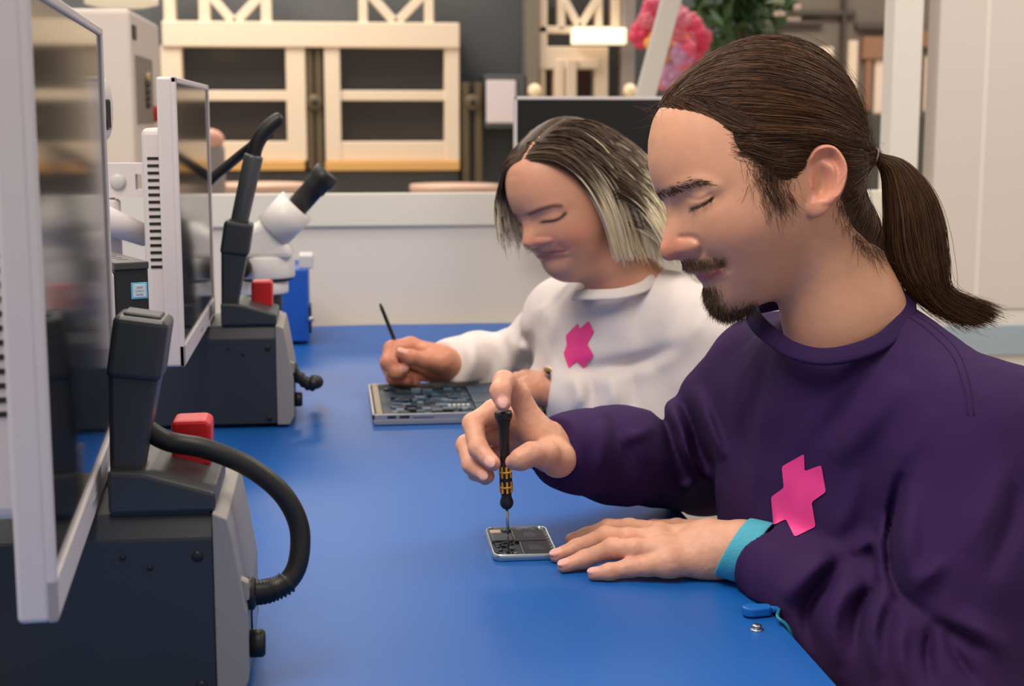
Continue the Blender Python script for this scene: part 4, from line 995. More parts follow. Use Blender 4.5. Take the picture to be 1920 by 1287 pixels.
if want('man'):
    HM = man_head_field()
    MAN = thing('person', 'person in dark purple sweatshirt with brown ponytail, working a screwdriver into a phone', 'person', (0.52, 1.35, 0.0))
    MAN_INV = Matrix.Translation(Vector(MAN.location)).inverted()
    def child(name, V, F, C, m, par): 
        o = obj(name, meshdata(name, V-np.array(par.location), F, C), m, par); return o
    NECK = [((1545, 465, 0), (1590, 590, -14), 102, 110), ((1590, 590, -14), (1622, 700, -34), 110, 118)]
    def headneck(P):
        x, y, w = MF.loc(P)
        Q = np.stack([x, y, w], -1)
        d = HM.d(x, y, w)
        n = smin(rcone(Q, *NECK[0]), rcone(Q, *NECK[1]), 30)
        d = smin(d, n, 34)
        aw = np.abs(w)
        d = smin(d, ear_d(x, y, aw), 5)
        return d*MF.s
    lo, hi = MF.wld(1190, 720, -190), MF.wld(1740, 60, 190)
    lo, hi = np.minimum(lo, hi)-0.03, np.maximum(lo, hi)+0.03
    def headcut(P):
        x, y, w = MF.loc(P)
        return np.maximum(headneck(P), (y-668-0.10*(x-1500))*MF.s)
    V, F = net(headcut, lo, hi, 0.0012)
    V = relax(V, F, 1, 0.3)
    x, y, w = MF.loc(V)
def trace(f, P0, target, k, lift, rng, jit=0.0):
    """hair paths from roots P0 over the surface f=0 to a target point"""
    n = len(P0); P = P0.copy(); out = np.empty((n, k, 3)); out[:, 0] = P
    for i in range(1, k):
        v = target-P; dist = np.linalg.norm(v, axis=1, keepdims=True)
        g = grad(f, P, 0.001); t = v-g*(v*g).sum(1, keepdims=True)*0.85
        t /= np.linalg.norm(t, axis=1, keepdims=True)+1e-9
        P = P+t*dist/(k-i)
        if i < k-1:
            d = f(P)-lift; g = grad(f, P, 0.001); P = P-g*d[:, None]*0.9
        out[:, i] = P
    if jit: 
        ph = rng.uniform(0, 6.28, (n, 1, 3)); fr = rng.uniform(0.5, 2.2, (n, 1, 3)); s = np.linspace(0, 1, k)[None, :, None]
        out += jit*np.sin(ph+fr*6.28*s)*np.sin(s*math.pi)
    return out
def haircol(rng, n, a, b, p=1.6):
    t = rng.uniform(0, 1, (n, 1))**p
    return lin(*a)[None]*(1-t)+lin(*b)[None]*t
def tufts(V, Nrm, wsel, n, length, direction, rng, k=5, curl=0.3, lvar=0.35, lift=0.6):
    """short hairs rooted on mesh vertices V picked with weight wsel; direction (n,3) or (3,)"""
    p = wsel/wsel.sum(); idx = rng.choice(len(V), n, p=p)
    R = V[idx]; N = Nrm[idx]; D = np.broadcast_to(direction, (len(V), 3))[idx] if np.ndim(direction) == 2 else np.repeat(np.asarray(direction)[None], n, 0)
    D = D+rng.normal(size=(n, 3))*curl*0.5
    D = D-N*(D*N).sum(1, keepdims=True)*0.8+N*lift; D /= np.linalg.norm(D, axis=1, keepdims=True)
    L = length*(1+lvar*rng.uniform(-1, 1, (n, 1)))
    bend = rng.normal(size=(n, 3))*curl
    s = np.linspace(0, 1, k)
    R = R+rng.normal(size=(n, 3))*0.0003
    return R[:, None]+L[:, None]*(D[:, None]*s[None, :, None]+0.5*bend[:, None]*(s**2)[None, :, None])
def vnormals(V, F):
    a = np.cross(V[F[:, 2]]-V[F[:, 0]], V[F[:, 3]]-V[F[:, 1]]); N = np.zeros_like(V)
    for c in range(4):
        for j in range(3): N[:, j] += np.bincount(F[:, c], weights=a[:, j], minlength=len(V))
    return N/(np.linalg.norm(N, axis=1, keepdims=True)+1e-12)
if want('man'):
    rng = np.random.default_rng(7)
    TIE = MF.wld(1646, 291, 0.0)
    def hairfield(P):
        x, y, w = MF.loc(P); Q = np.stack([x, y, w], -1)
        d = HM.d(x, y, w)
        n = smin(rcone(Q, *NECK[0]), rcone(Q, *NECK[1]), 30)
        d = smin(d, n, 34)-HM.m.sample(HM.hair, x, y)
        c = rcone(Q, (1560, 300, 0), (1642, 292, 0), 66, 13)
        return smin(d, c, 26)*MF.s
    def hairclip(P):
        x, y, w = MF.loc(P); return np.maximum(hairfield(P), np.maximum((1215-x), (y-490))*MF.s)
    lo, hi = MF.wld(1200, 500, -190), MF.wld(1660, 50, 190); lo, hi = np.minimum(lo, hi)-0.02, np.maximum(lo, hi)+0.02
    HV, HF = net(hairclip, lo, hi, 0.0022)
    HN = vnormals(HV, HF)
    x, y, w = MF.loc(HV); tk = HM.m.sample(HM.hair, x, y)
    capc = np.repeat(lin(60, 40, 28)[None], len(HV), 0)
    # strands over the skull to the tie
    sel = np.where((tk > 1.0) & (x < 1632))[0]
    wgt = np.where(tk[sel] < 8, 2.2, 1.0)*np.where(w[sel] > -30, 1.0, 0.35)*np.where(x[sel] < 1360, 2.6, 1.0)
    idx = rng.choice(sel, 7000, p=wgt/wgt.sum())
    R = HV[idx]+rng.normal(size=(len(idx), 3))*0.0007
    lift = rng.uniform(-0.0002, 0.0014, len(idx))
    P1 = trace(hairfield, R, TIE, 16, lift, rng, 0.0008)
    c1 = haircol(rng, len(P1), (42, 27, 19), (112, 76, 50), 1.6)
    parts = [(HV, HF, capc), strands(P1, 0.00030, c1, seed=2)]
    # flyaways
    idx = rng.choice(sel, 160); R = HV[idx]
    P2 = trace(hairfield, R, TIE, 14, rng.uniform(0.001, 0.006, 160), rng, 0.004)
    parts.append(strands(P2, 0.00013, haircol(rng, 160, (60, 40, 28), (120, 86, 60)), seed=3))
    # wisps at the forehead
    n = 46; a = MF.wld(rng.uniform(1222, 1262, n), rng.uniform(198, 222, n), rng.uniform(-40, 50, n))
    dirs = np.stack([rng.uniform(-50, 8, n), rng.uniform(-12, 44, n), rng.uniform(-20, 30, n)], -1)
    s = np.linspace(0, 1, 8)[None, :, None]
    b2 = a[:, None]+MF.s*s*(dirs[:, 0, None, None]*MF.R-dirs[:, 1, None, None]*MF.U+dirs[:, 2, None, None]*MF.D)+MF.s*12*s**2*rng.normal(size=(n, 1, 3))
    parts.append(strands(b2, 0.00011, haircol(rng, n, (60, 40, 28), (110, 80, 56)), seed=4))
    # ponytail
    n = 3600
    u = rng.uniform(0, 1, n); th = rng.uniform(0, 6.283, n); rr = np.sqrt(rng.uniform(0, 1, n))
    Lg = spline([(1645, 297), (1664, 330), (1668, 400), (1668, 460), (1690, 515), (1742, 562), (1822, 600)], 22)
    Rg = spline([(1650, 285), (1705, 302), (1752, 350), (1778, 420), (1784, 490), (1790, 548), (1868, 588)], 22)
    k = 22; t = np.linspace(0, 1, k)
    cc = 0.5+0.5*rr*np.cos(th); ww = rr*np.sin(th)
    XY = Lg[None]*(1-cc[:, None, None])+Rg[None]*cc[:, None, None]
    wid = np.interp(t, [0, .12, .4, .7, .88, 1], [9, 30, 46, 40, 24, 10])
    WW = ww[:, None]*wid[None]-4*t
    jit = rng.normal(size=(n, 1, 2))*np.interp(t, [0, .5, 1], [0.5, 3, 9])[None, :, None]
    wav = np.sin(rng.uniform(0, 6.28, (n, 1))+t[None]*rng.uniform(4, 9, (n, 1)))*np.interp(t, [0, .3, 1], [0, 2.0, 4.0])[None]
    XY = XY+jit; XY[..., 0] += wav
    XY[..., 0] += (np.clip(t-0.82, 0, 1)[None]**1.4)*rng.uniform(-260, 300, (n, 1)); XY[..., 1] += (np.clip(t-0.8, 0, 1)[None]**1.3)*rng.uniform(-70, 50, (n, 1))
    P3 = MF.wld(XY[..., 0], XY[..., 1], WW)
    c3 = haircol(rng, n, (42, 28, 19), (118, 82, 54), 1.2); 
    parts.append(strands(P3, 0.00034, c3, seed=5))
    # inner mass of the tail so that it is not see-through
    mid = 0.5*(Lg+Rg); half = 0.5*np.linalg.norm(Rg-Lg, axis=1)
    def tail(P):
        x, y, w = MF.loc(P); Q = np.stack([x, y, w], -1); d = None
        for i in range(0, 18, 2):
            j = i+2
            e = rcone(Q*np.array([1, 1, 1.25]), (mid[i][0], mid[i][1], -4), (mid[j][0], mid[j][1], -4), max(half[i]*0.74, 7), max(half[j]*0.74, 5)); d = e if d is None else smin(d, e, 10)
        return d*MF.s*0.8
    lo, hi = MF.wld(1620, 620, -70), MF.wld(1830, 270, 70); lo, hi = np.minimum(lo, hi)-0.02, np.maximum(lo, hi)+0.02
    TV, TF = net(tail, lo, hi, 0.0025)
    parts.append((TV, TF, np.repeat(lin(60, 40, 28)[None], len(TV), 0)))
    HV2, HF2, HC2 = joinmesh(parts)
    hairo = child('hair', HV2, HF2, HC2, M_hairm, MAN)
    hairo['label'] = 'long brown hair tied back in a ponytail'
    # hair tie
    b = B(); ax = np.array(MF.wld(1654, 292, 0))-np.array(MF.wld(1636, 291, 0)); 
    P = [tuple(TIE+0.0085*(math.cos(a)*MF.U*0.9+math.sin(a)*MF.D)+MF.R*0.001*math.sin(2*a)-np.array(MAN.location)) for a in np.linspace(0, 2*math.pi, 33)]
    b.tube(P, 0.0009, 8, cap=False); b.put('hair_tie', mat('pale_elastic', srgb(186, 172, 160), 0.5), hairo)
    # beard, moustache, brow, lashes, sideburn
    BV, BF = V, F; BN = vnormals(BV, BF); bx, by, bw = MF.loc(BV)
    loc2w = lambda dx, dy, dw: dx*MF.R-dy*MF.U+dw*MF.D
    facial = []
    d3 = segdist(bx, by, spline([(1320, 546), (1329, 578), (1352, 594), (1380, 590), (1400, 582)], 20), False)
    wgt = np.exp(-0.5*(d3/9)**2)*(by > 538)*(bx < 1412)*(np.abs(bw) < 70)
    facial.append(strands(tufts(BV, BN, wgt, 2300, 0.0075, loc2w(0.1, 1.0, 0), rng, curl=0.35, lift=0.35), 0.00016, haircol(rng, 2300, (52, 40, 30), (122, 96, 70), 1.4), seed=6))
    wgt = np.exp(-0.5*((bx-1352)/18)**2-0.5*((by-560)/13)**2)*(np.abs(bw) > 10)
    d4 = segdist(bx, by, spline([(1283, 495), (1300, 498), (1318, 496), (1334, 497)], 20), False)
    wgt = np.exp(-0.5*(d4/4.5)**2)*(bx < 1338)
    facial.append(strands(tufts(BV, BN, wgt, 1000, 0.0055, loc2w(0.35, 0.9, 0), rng, curl=0.25, lift=0.3), 0.00014, haircol(rng, 1000, (80, 58, 42), (150, 118, 86), 1.2), seed=7))
    d5 = segdist(bx, by, spline([(1238, 364), (1250, 361), (1268, 356), (1288, 355), (1304, 361)], 20), False)
    wgt = np.exp(-0.5*(d5/np.interp(bx, [1236, 1262, 1308], [4.6, 4.2, 1.8]))**2)*(bx < 1310)
    facial.append(strands(tufts(BV, BN, wgt, 1100, 0.0048, loc2w(1.0, -0.1, 0), rng, curl=0.12, lift=0.12), 0.00015, haircol(rng, 1100, (40, 26, 19), (74, 50, 36)), seed=8))
    d6 = segdist(bx, by, spline([(1279, 399), (1290, 397), (1302, 390), (1309, 384)], 20), False)
    wgt = np.exp(-0.5*(d6/1.2)**2)
    facial.append(strands(tufts(BV, BN, wgt, 130, 0.0055, loc2w(-0.75, 0.75, 0.2), rng, curl=0.12, lift=0.6), 0.00016, haircol(rng, 130, (24, 16, 12), (44, 30, 22)), seed=9))
    d7 = segdist(bx, by, spline([(1398, 325), (1408, 350), (1418, 376)], 20), False)
    wgt = np.exp(-0.5*(d7/15)**2)*(np.abs(bw) > 90)
    facial.append(strands(tufts(BV, BN, wgt, 900, 0.019, loc2w(0.25, 1.0, 0), rng, k=8, curl=0.45, lift=0.12), 0.00014, haircol(rng, 900, (44, 28, 20), (90, 62, 44)), seed=10))
    d8 = segdist(bx, by, spline([(1343, 262), (1347, 300), (1385, 324), (1394, 345)], 20), False)
    wgt = np.exp(-0.5*(d8/7)**2)*(np.abs(bw) > 60)
    facial.append(strands(tufts(BV, BN, wgt, 700, 0.014, loc2w(0.9, 0.15, 0), rng, k=6, curl=0.2, lift=0.15), 0.00013, haircol(rng, 700, (50, 32, 22), (96, 66, 46)), seed=11))
    d9 = segdist(bx, by, spline([(1545, 370), (1565, 420), (1590, 455), (1625, 472)], 20), False)
    wgt = np.exp(-0.5*(d9/9)**2)*(np.abs(bw) > 20)
    facial.append(strands(tufts(BV, BN, wgt, 700, 0.014, loc2w(0.1, 0.8, 0), rng, k=7, curl=0.6, lift=0.2), 0.00013, haircol(rng, 700, (50, 32, 22), (100, 70, 48)), seed=12))
    FV, FF, FC = joinmesh(facial)
    child('facial_hair', FV, FF, FC, M_hairm, MAN)['label'] = 'short brown goatee, moustache and eyebrows'
def PXR(d): return d/FPX
def fingers_field(fs, k=0.004):
    """fs: list of chains [(point, radius), ...]"""
    pr = []
    for ch in fs:
        for i in range(len(ch)-1): pr.append((ch[i][0], ch[i+1][0], ch[i][1], ch[i+1][1]))
    return pr
def chain(*pts):
    """(px,py,depth,radius_px) ..."""
    return [(W(p[0], p[1], p[2]), p[3]*p[2]/FPX) for p in pts]
def nail_frame(tip, prev, toward):
    ax = tip-prev; ax = ax/np.linalg.norm(ax); n = np.asarray(toward, float); n = n-ax*(n@ax); n /= np.linalg.norm(n)
    return np.stack([ax, np.cross(n, ax), n], -1), ax, n
# ---- his right hand, closed round the screwdriver
RH_I = chain((1006, 806, 1.560, 25), (972, 742, 1.553, 21), (945, 716, 1.535, 20.5), (938, 734, 1.518, 19), (943, 757, 1.512, 15))
RH_M = chain((985, 800, 1.582, 24), (925, 772, 1.572, 22), (887, 795, 1.560, 19.5), (897, 842, 1.535, 18), (924, 869, 1.519, 15))
RH_R = chain((985, 825, 1.600, 24), (920, 812, 1.592, 21), (874, 835, 1.580, 18.5), (884, 872, 1.552, 17), (913, 893, 1.533, 14.5))
RH_P = chain((995, 850, 1.610, 22), (935, 850, 1.606, 19), (882, 862, 1.598, 16.5), (892, 886, 1.575, 15), (910, 897, 1.560, 13))
RH_T = chain((1046, 862, 1.545, 30), (1022, 852, 1.522, 26), (996, 852, 1.508, 22.5), (976, 862, 1.505, 20), (962, 867, 1.512, 15))
RH_PALM = chain((1010, 808, 1.566, 25), (1040, 832, 1.575, 30), (1062, 848, 1.575, 31))+[]
RH_EXTRA = [chain((990, 805, 1.585, 24), (1040, 838, 1.585, 31)), chain((990, 830, 1.60, 24), (1035, 850, 1.595, 31)), chain((998, 852, 1.605, 22), (1040, 865, 1.595, 27)),
            chain((1046, 862, 1.548, 30), (1014, 826, 1.556, 19), (990, 798, 1.556, 17)), chain((1042, 850, 1.578, 30), (1085, 850, 1.590, 29), (1140, 852, 1.61, 29))]
RH_NAILS = [(RH_I, -FWD+0.15*UPV), (RH_M, -FWD*0.9-0.1*RGT), (RH_R, -FWD*0.9-0.2*RGT)]
# ---- his left hand, flat on the mat
def onz(px, py, z, r): 
    p = WZ(px, py, z); return (p, r*((p-CAM)@FWD)/FPX)
LH_M = [onz(1232, 1014, TZ+.030, 24), onz(1178, 1010, TZ+.032, 19.5), onz(1136, 1007, TZ+.028, 18.5), onz(1082, 1028, TZ+.013, 16.5), onz(1044, 1043, TZ+.0068, 13.5)]
LH_R = [onz(1238, 1034, TZ+.026, 25), onz(1190, 1030, TZ+.028, 20), onz(1148, 1029, TZ+.026, 18.5), onz(1096, 1049, TZ+.012, 16.5), onz(1058, 1062, TZ+.0066, 13)]
LH_P = [onz(1252, 1056, TZ+.018, 25), onz(1212, 1062, TZ+.015, 18.5), onz(1182, 1065, TZ+.0125, 17.5), onz(1142, 1073, TZ+.0088, 15.5), onz(1114, 1077, TZ+.0066, 12.5)]
LH_I = [onz(1235, 1000, TZ+.030, 22), onz(1180, 990, TZ+.026, 17), onz(1140, 990, TZ+.022, 15.5), onz(1100, 1004, TZ+.010, 14), onz(1072, 1012, TZ+.0066, 12)]
LH_T = [onz(1320, 1000, TZ+.026, 24), onz(1270, 990, TZ+.016, 17), onz(1225, 990, TZ+.010, 15), onz(1195, 992, TZ+.0072, 12)]
LH_PALM = [[onz(1240, 1010, TZ+.028, 24), onz(1330, 1010, TZ+.032, 33)], [onz(1242, 1034, TZ+.024, 25), onz(1330, 1024, TZ+.030, 36)], [onz(1254, 1056, TZ+.0175, 25), onz(1330, 1050, TZ+.0185, 34)],
           [onz(1330, 1020, TZ+.030, 38), onz(1392, 1022, TZ+.034, 40), onz(1450, 1056, TZ+.032, 36)], [onz(1330, 1046, TZ+.020, 34), onz(1400, 1042, TZ+.026, 40)]]
LH_NAILS = [(LH_M, UPV*0.9-FWD*0.5), (LH_R, UPV*0.9-FWD*0.6), (LH_P, UPV*0.9-FWD*0.6)]
def hand_mesh(chains, extra, nails, cut=None, h=0.0012, floor=None, knuck=(), k=0.0045, ke=0.016):
    fc = fingers_field(chains); ex = fingers_field(extra)
    allp = [q for c in chains+extra for q in c]
    lo = np.min([p-r for p, r in allp], 0)-0.008; hi = np.max([p+r for p, r in allp], 0)+0.008
    NF = []
    for ch, tw in nails:
        R, ax, n = nail_frame(ch[-1][0], ch[-2][0], tw); r = ch[-1][1]
        NF.append((ch[-1][0]+n*r*0.74+ax*r*0.10, np.array([r*0.98, r*0.74, r*0.36]), R))
    def f(P):
        d = None
        for ch in chains:                                   # each finger smooth in itself, fingers kept apart
            e = cones(P, fingers_field([ch]), k)
            d = e if d is None else smin(d, e, 0.0022)
        e = cones(P, ex, ke)
        d = smin(d, e, 0.011)
        c = P.mean(0)
        for ce, rr, R in NF:
            if np.linalg.norm(c-ce) < 0.06: d = smin(d, ellip(P, ce, rr, R), 0.0006)
        for kp, kr, ka in knuck: d = d-ka*np.exp(-((P-kp)**2).sum(1)/(kr*kr))
        d = d+0.00025*vnoise(P, 260, 3)
        if floor is not None: d = smax(d, floor-P[:, 2], 0.0015)
        return d
    V, F = net(f, lo, hi, h)
    V = relax(V, F, 1, 0.3)
    return V, F, NF
def hand_color(V, chains, NF, base=(218, 164, 136), red=(206, 132, 112), tip=(214, 142, 126), nail=(226, 172, 160)):
    c = np.repeat(lin(*base)[None], len(V), 0)
    for ch in chains:
        for i, (p, r) in enumerate(ch):
            d = np.linalg.norm(V-p, axis=1)
            if i in (1, 2, 3): c = mixc(c, lin(*red), 0.30*np.exp(-(d/(r*1.3))**2))
            if i == len(ch)-1: c = mixc(c, lin(*tip), 0.6*np.exp(-(d/(r*1.6))**2))
    for ce, rr, R in NF:
        q = ((V-ce)@R)/rr; m = np.sqrt((q[:, :2]**2).sum(1)); on = (q[:, 2] > 0.25)
        c = mixc(c, lin(*nail), np.where(on, np.clip((1.0-m)*6, 0, 1), 0))
        c = mixc(c, lin(236, 214, 200), np.where(on & (q[:, 0] > 0.72), np.clip((1.0-m)*6, 0, 1)*0.8, 0))
    n = vnoise(V, 140, 5); c = c*(1+0.04*n[:, None])
    return c
if want('man'):
    rc = [RH_I, RH_M, RH_R, RH_P, RH_T]
    V1, F1, N1 = hand_mesh(rc, [RH_PALM]+RH_EXTRA, RH_NAILS)
    C1 = hand_color(V1, rc, N1)
    lc = [LH_M, LH_R, LH_P, LH_I, LH_T]
    kn = [(LH_M[2][0]+UPV*0.009, 0.007, 0.0012), (LH_R[2][0]+UPV*0.009, 0.007, 0.0012), (LH_P[2][0]+UPV*0.008, 0.006, 0.001), (LH_M[0][0]+UPV*0.010, 0.010, 0.0018), (LH_R[0][0]+UPV*0.011, 0.010, 0.0016), (LH_P[0][0]+UPV*0.010, 0.009, 0.0012)]
    V2, F2, N2 = hand_mesh(lc, LH_PALM, LH_NAILS, floor=TZ+0.0004, knuck=kn)
    C2 = hand_color(V2, lc, N2)
    # one skin mesh: head, neck and both hands (they join inside the sweatshirt)
    x, y, w = MF.loc(V)
    BODY = [(V, F, man_color(x, y, w)), (V1, F1, C1), (V2, F2, C2)]
def brush(P, strokes):
    """fold displacement from strokes [(pts_px, sigma_px, amp_m, d0, d1)]"""
    x, y, d = PROJ(P); out = np.zeros(len(P))
    x0, x1, y0, y1 = x.min(), x.max(), y.min(), y.max()
    for pts, sig, amp, d0, d1 in strokes:
        p = np.asarray(pts, float)
        if p[:, 0].min()-4*sig > x1 or p[:, 0].max()+4*sig < x0 or p[:, 1].min()-4*sig > y1 or p[:, 1].max()+4*sig < y0: continue
        if len(p) > 2: p = spline(p, 14)
        best = np.full(len(x), 1e9); tt = np.zeros(len(x)); ns = len(p)-1
        for i in range(ns):
            ex, ey = p[i+1]-p[i]; t = np.clip(((x-p[i][0])*ex+(y-p[i][1])*ey)/(ex*ex+ey*ey+1e-9), 0, 1)
            dd = np.hypot(x-p[i][0]-t*ex, y-p[i][1]-t*ey); m = dd < best; best = np.where(m, dd, best); tt = np.where(m, (i+t)/ns, tt)
        out += amp*np.exp(-0.5*(best/sig)**2)*np.sin(np.clip(tt, 0.02, 0.98)*math.pi)**0.7*np.clip((d-d0)/0.03, 0, 1)*np.clip((d1-d)/0.03, 0, 1)
    return out
def offbench(P, d):
    """cloth never sinks into the bench top"""
    rem = np.maximum(np.maximum(P[:, 0]-0.4015, P[:, 2]-TZ-0.0006), 0.715-P[:, 2])
    return np.maximum(d, -rem)
def offbox(P, d, x0, x1, y0, y1, z0, z1):
    q = np.stack([x0-P[:, 0], P[:, 0]-x1, y0-P[:, 1], P[:, 1]-y1, z0-P[:, 2], P[:, 2]-z1], -1)
    return np.maximum(d, -q.max(1))
def hit(f, px, py, d0, d1, n=70):
    """first surface along the pixel rays"""
    px = np.asarray(px, float); py = np.asarray(py, float)
    ray = FWD[None]+(px-960)[:, None]/FPX*RGT+(643.5-py)[:, None]/FPX*UPV
    ds = np.linspace(d0, d1, n); res = np.full(len(px), np.nan); prev = None
    lo = np.full(len(px), d0); hi = np.full(len(px), d1); found = np.zeros(len(px), bool)
    for d in ds:
        v = f(CAM+ray*d)
        nw = (v < 0) & ~found; hi[nw] = d; lo[nw] = d-(ds[1]-ds[0]); found |= nw
    for _ in range(14):
        m = 0.5*(lo+hi); v = f(CAM+ray*m[:, None]); hi = np.where(v < 0, m, hi); lo = np.where(v < 0, lo, m)
    return CAM+ray*hi[:, None], found
def print_patch(f, poly, d0, d1, lift, step=4.0):
    """thin printed patch lying on the cloth f=0, outline poly in pixels"""
    poly = np.asarray(poly, float); bm = bmesh.new()
    bm.faces.new([bm.verts.new((p[0], p[1], 0)) for p in poly])
    x0, y0 = poly.min(0); x1, y1 = poly.max(0)
    for v in np.arange(x0+step, x1, step): bmesh.ops.bisect_plane(bm, geom=bm.verts[:]+bm.edges[:]+bm.faces[:], plane_co=(v, 0, 0), plane_no=(1, 0, 0))
    for v in np.arange(y0+step, y1, step): bmesh.ops.bisect_plane(bm, geom=bm.verts[:]+bm.edges[:]+bm.faces[:], plane_co=(0, v, 0), plane_no=(0, 1, 0))
    co = np.array([v.co[:2] for v in bm.verts])
    P, ok = hit(f, co[:, 0], co[:, 1], d0, d1)
    P = P+grad(f, P, 0.003)*lift
    for v, p in zip(bm.verts, P): v.co = p
    for fc in bm.faces: fc.smooth = True
    return bm
def seam(f, pts, d0, d1, r, n=40):
    s = spline(pts, n); P, ok = hit(f, s[:, 0], s[:, 1], d0, d1); return P[ok]
def rounded(poly, r=5, n=4):
    """polygon with rounded corners"""
    poly = np.asarray(poly, float); out = []; k = len(poly)
    for i in range(k):
        p, a, b = poly[i], poly[i-1], poly[(i+1) % k]; u = (a-p)/np.linalg.norm(a-p); v = (b-p)/np.linalg.norm(b-p)
        s, e = p+u*r, p+v*r
        for t in np.linspace(0, 1, n): out.append((1-t)**2*s+2*t*(1-t)*p+t*t*e)
    return np.array(out)
def band(loop_a, loop_b, th, name, m, par, n=None):
    """ribbed band swept between two closed loops, th thick"""
    A = np.asarray(loop_a); Bl = np.asarray(loop_b); k = len(A)
    c = A.mean(0); bm = B()
    cen = 0.5*(A+Bl)
    axis = (Bl-A); axis /= np.linalg.norm(axis, axis=1, keepdims=True)
    tang = np.roll(cen, -1, 0)-np.roll(cen, 1, 0); tang /= np.linalg.norm(tang, axis=1, keepdims=True)
    nor = np.cross(tang, axis); nor /= np.linalg.norm(nor, axis=1, keepdims=True)
    hw = 0.5*np.linalg.norm(Bl-A, axis=1)
    ring = 14; V = []
    for j in range(ring):
        a = 2*math.pi*j/ring; cx, sy = math.cos(a), math.sin(a)
        cx = math.copysign(abs(cx)**0.6, cx); sy = math.copysign(abs(sy)**0.6, sy)
        V.append(cen+axis*(hw*cx)[:, None]+nor*th*0.5*sy)
    V = np.stack(V, 1).reshape(-1, 3); idx = np.arange(k*ring).reshape(k, ring)
    F = np.stack([idx, np.roll(idx, -1, 1), np.roll(np.roll(idx, -1, 0), -1, 1), np.roll(idx, -1, 0)], -1).reshape(-1, 4)
    return obj(name, meshdata(name, V-np.array(par.location), F), m, par)
M_purple = mat('purple_jersey', srgb(50, 28, 74), 0.85, bump=0.25, bscale=1800, var=0.08, vscale=30, spec=0.2)
M_rib = mat('purple_rib', srgb(45, 25, 69), 0.85, bump=0.5, bscale=700, spec=0.2)
M_pink = mat('pink_print', srgb(238, 62, 142), 0.55, bump=0.12, bscale=900, var=0.04, vscale=40)
FOLDS_MAN = [
    # left sleeve: blouse over the cuff, rolls towards the elbow
    ([(1562, 1034), (1515, 1075), (1468, 1130)], 16, 0.0075, 1.0, 1.47), ([(1586, 1052), (1545, 1095), (1515, 1150), (1530, 1230)], 11, -0.0055, 1.0, 1.47),
    ([(1622, 1082), (1578, 1120), (1560, 1180), (1575, 1260)], 14, 0.0060, 1.0, 1.47), ([(1640, 1100), (1612, 1150), (1606, 1230)], 9, -0.0050, 1.0, 1.45),
    ([(1668, 1100), (1645, 1140), (1634, 1200), (1650, 1280)], 13, 0.0055, 1.0, 1.45), ([(1750, 1168), (1740, 1220), (1748, 1290)], 8, -0.0045, 1.0, 1.45), ([(1700, 1150), (1686, 1220), (1700, 1290)], 12, 0.004, 1.0, 1.45),
    # upper arm against the body and creases at the elbow
    ([(1693, 875), (1678, 960), (1671, 1034), (1686, 1110), (1750, 1166)], 10, -0.0060, 1.0, 1.5), ([(1716, 900), (1702, 980), (1698, 1040), (1715, 1098)], 20, 0.0050, 1.0, 1.5),
    ([(1771, 1048), (1740, 1080), (1708, 1104)], 12, 0.0045, 1.0, 1.45), ([(1750, 1166), (1800, 1192), (1850, 1220)], 8, -0.0050, 1.0, 1.45), ([(1790, 1160), (1840, 1185), (1890, 1225)], 14, 0.0045, 1.0, 1.45),
    ([(1770, 1180), (1800, 1240), (1840, 1290)], 8, -0.0035, 1.0, 1.45), ([(1880, 860), (1850, 960), (1800, 1040)], 18, 0.0030, 1.0, 1.5), ([(1910, 900), (1890, 1000), (1850, 1090)], 12, -0.0030, 1.0, 1.5),
    # chest
    ([(1700, 700), (1620, 800), (1560, 870)], 20, 0.0030, 1.0, 1.6), ([(1640, 690), (1580, 770), (1530, 840)], 14, -0.0022, 1.0, 1.6), ([(1760, 760), (1690, 860), (1650, 960)], 18, 0.0028, 1.0, 1.6),
    ([(1610, 880), (1590, 960), (1560, 1010)], 14, 0.0025, 1.0, 1.6), ([(1640, 1000), (1590, 1040)], 14, 0.003, 1.0, 1.6), ([(1420, 720), (1400, 800), (1395, 900)], 12, -0.002, 1.0, 1.7),
    # right sleeve
    ([(1228, 762), (1250, 800), (1264, 845), (1290, 905)], 8, -0.0050, 1.4, 1.76), ([(1249, 745), (1275, 800), (1292, 858), (1318, 915)], 9, 0.0060, 1.4, 1.76), ([(1277, 742), (1300, 800), (1312, 842), (1338, 888)], 8, -0.0050, 1.4, 1.76),
    ([(1300, 720), (1330, 800), (1358, 868)], 10, 0.0050, 1.4, 1.76), ([(1180, 770), (1200, 820), (1210, 880)], 13, 0.0022, 1.4, 1.76), ([(1140, 775), (1180, 850), (1230, 930)], 8, -0.002, 1.4, 1.76),
    ([(1122, 785), (1132, 835), (1120, 905)], 11, 0.0035, 1.4, 1.76), ([(1230, 800), (1160, 830)], 9, 0.002, 1.4, 1.76), ([(1300, 930), (1285, 900)], 9, 0.003, 1.4, 1.8),
]
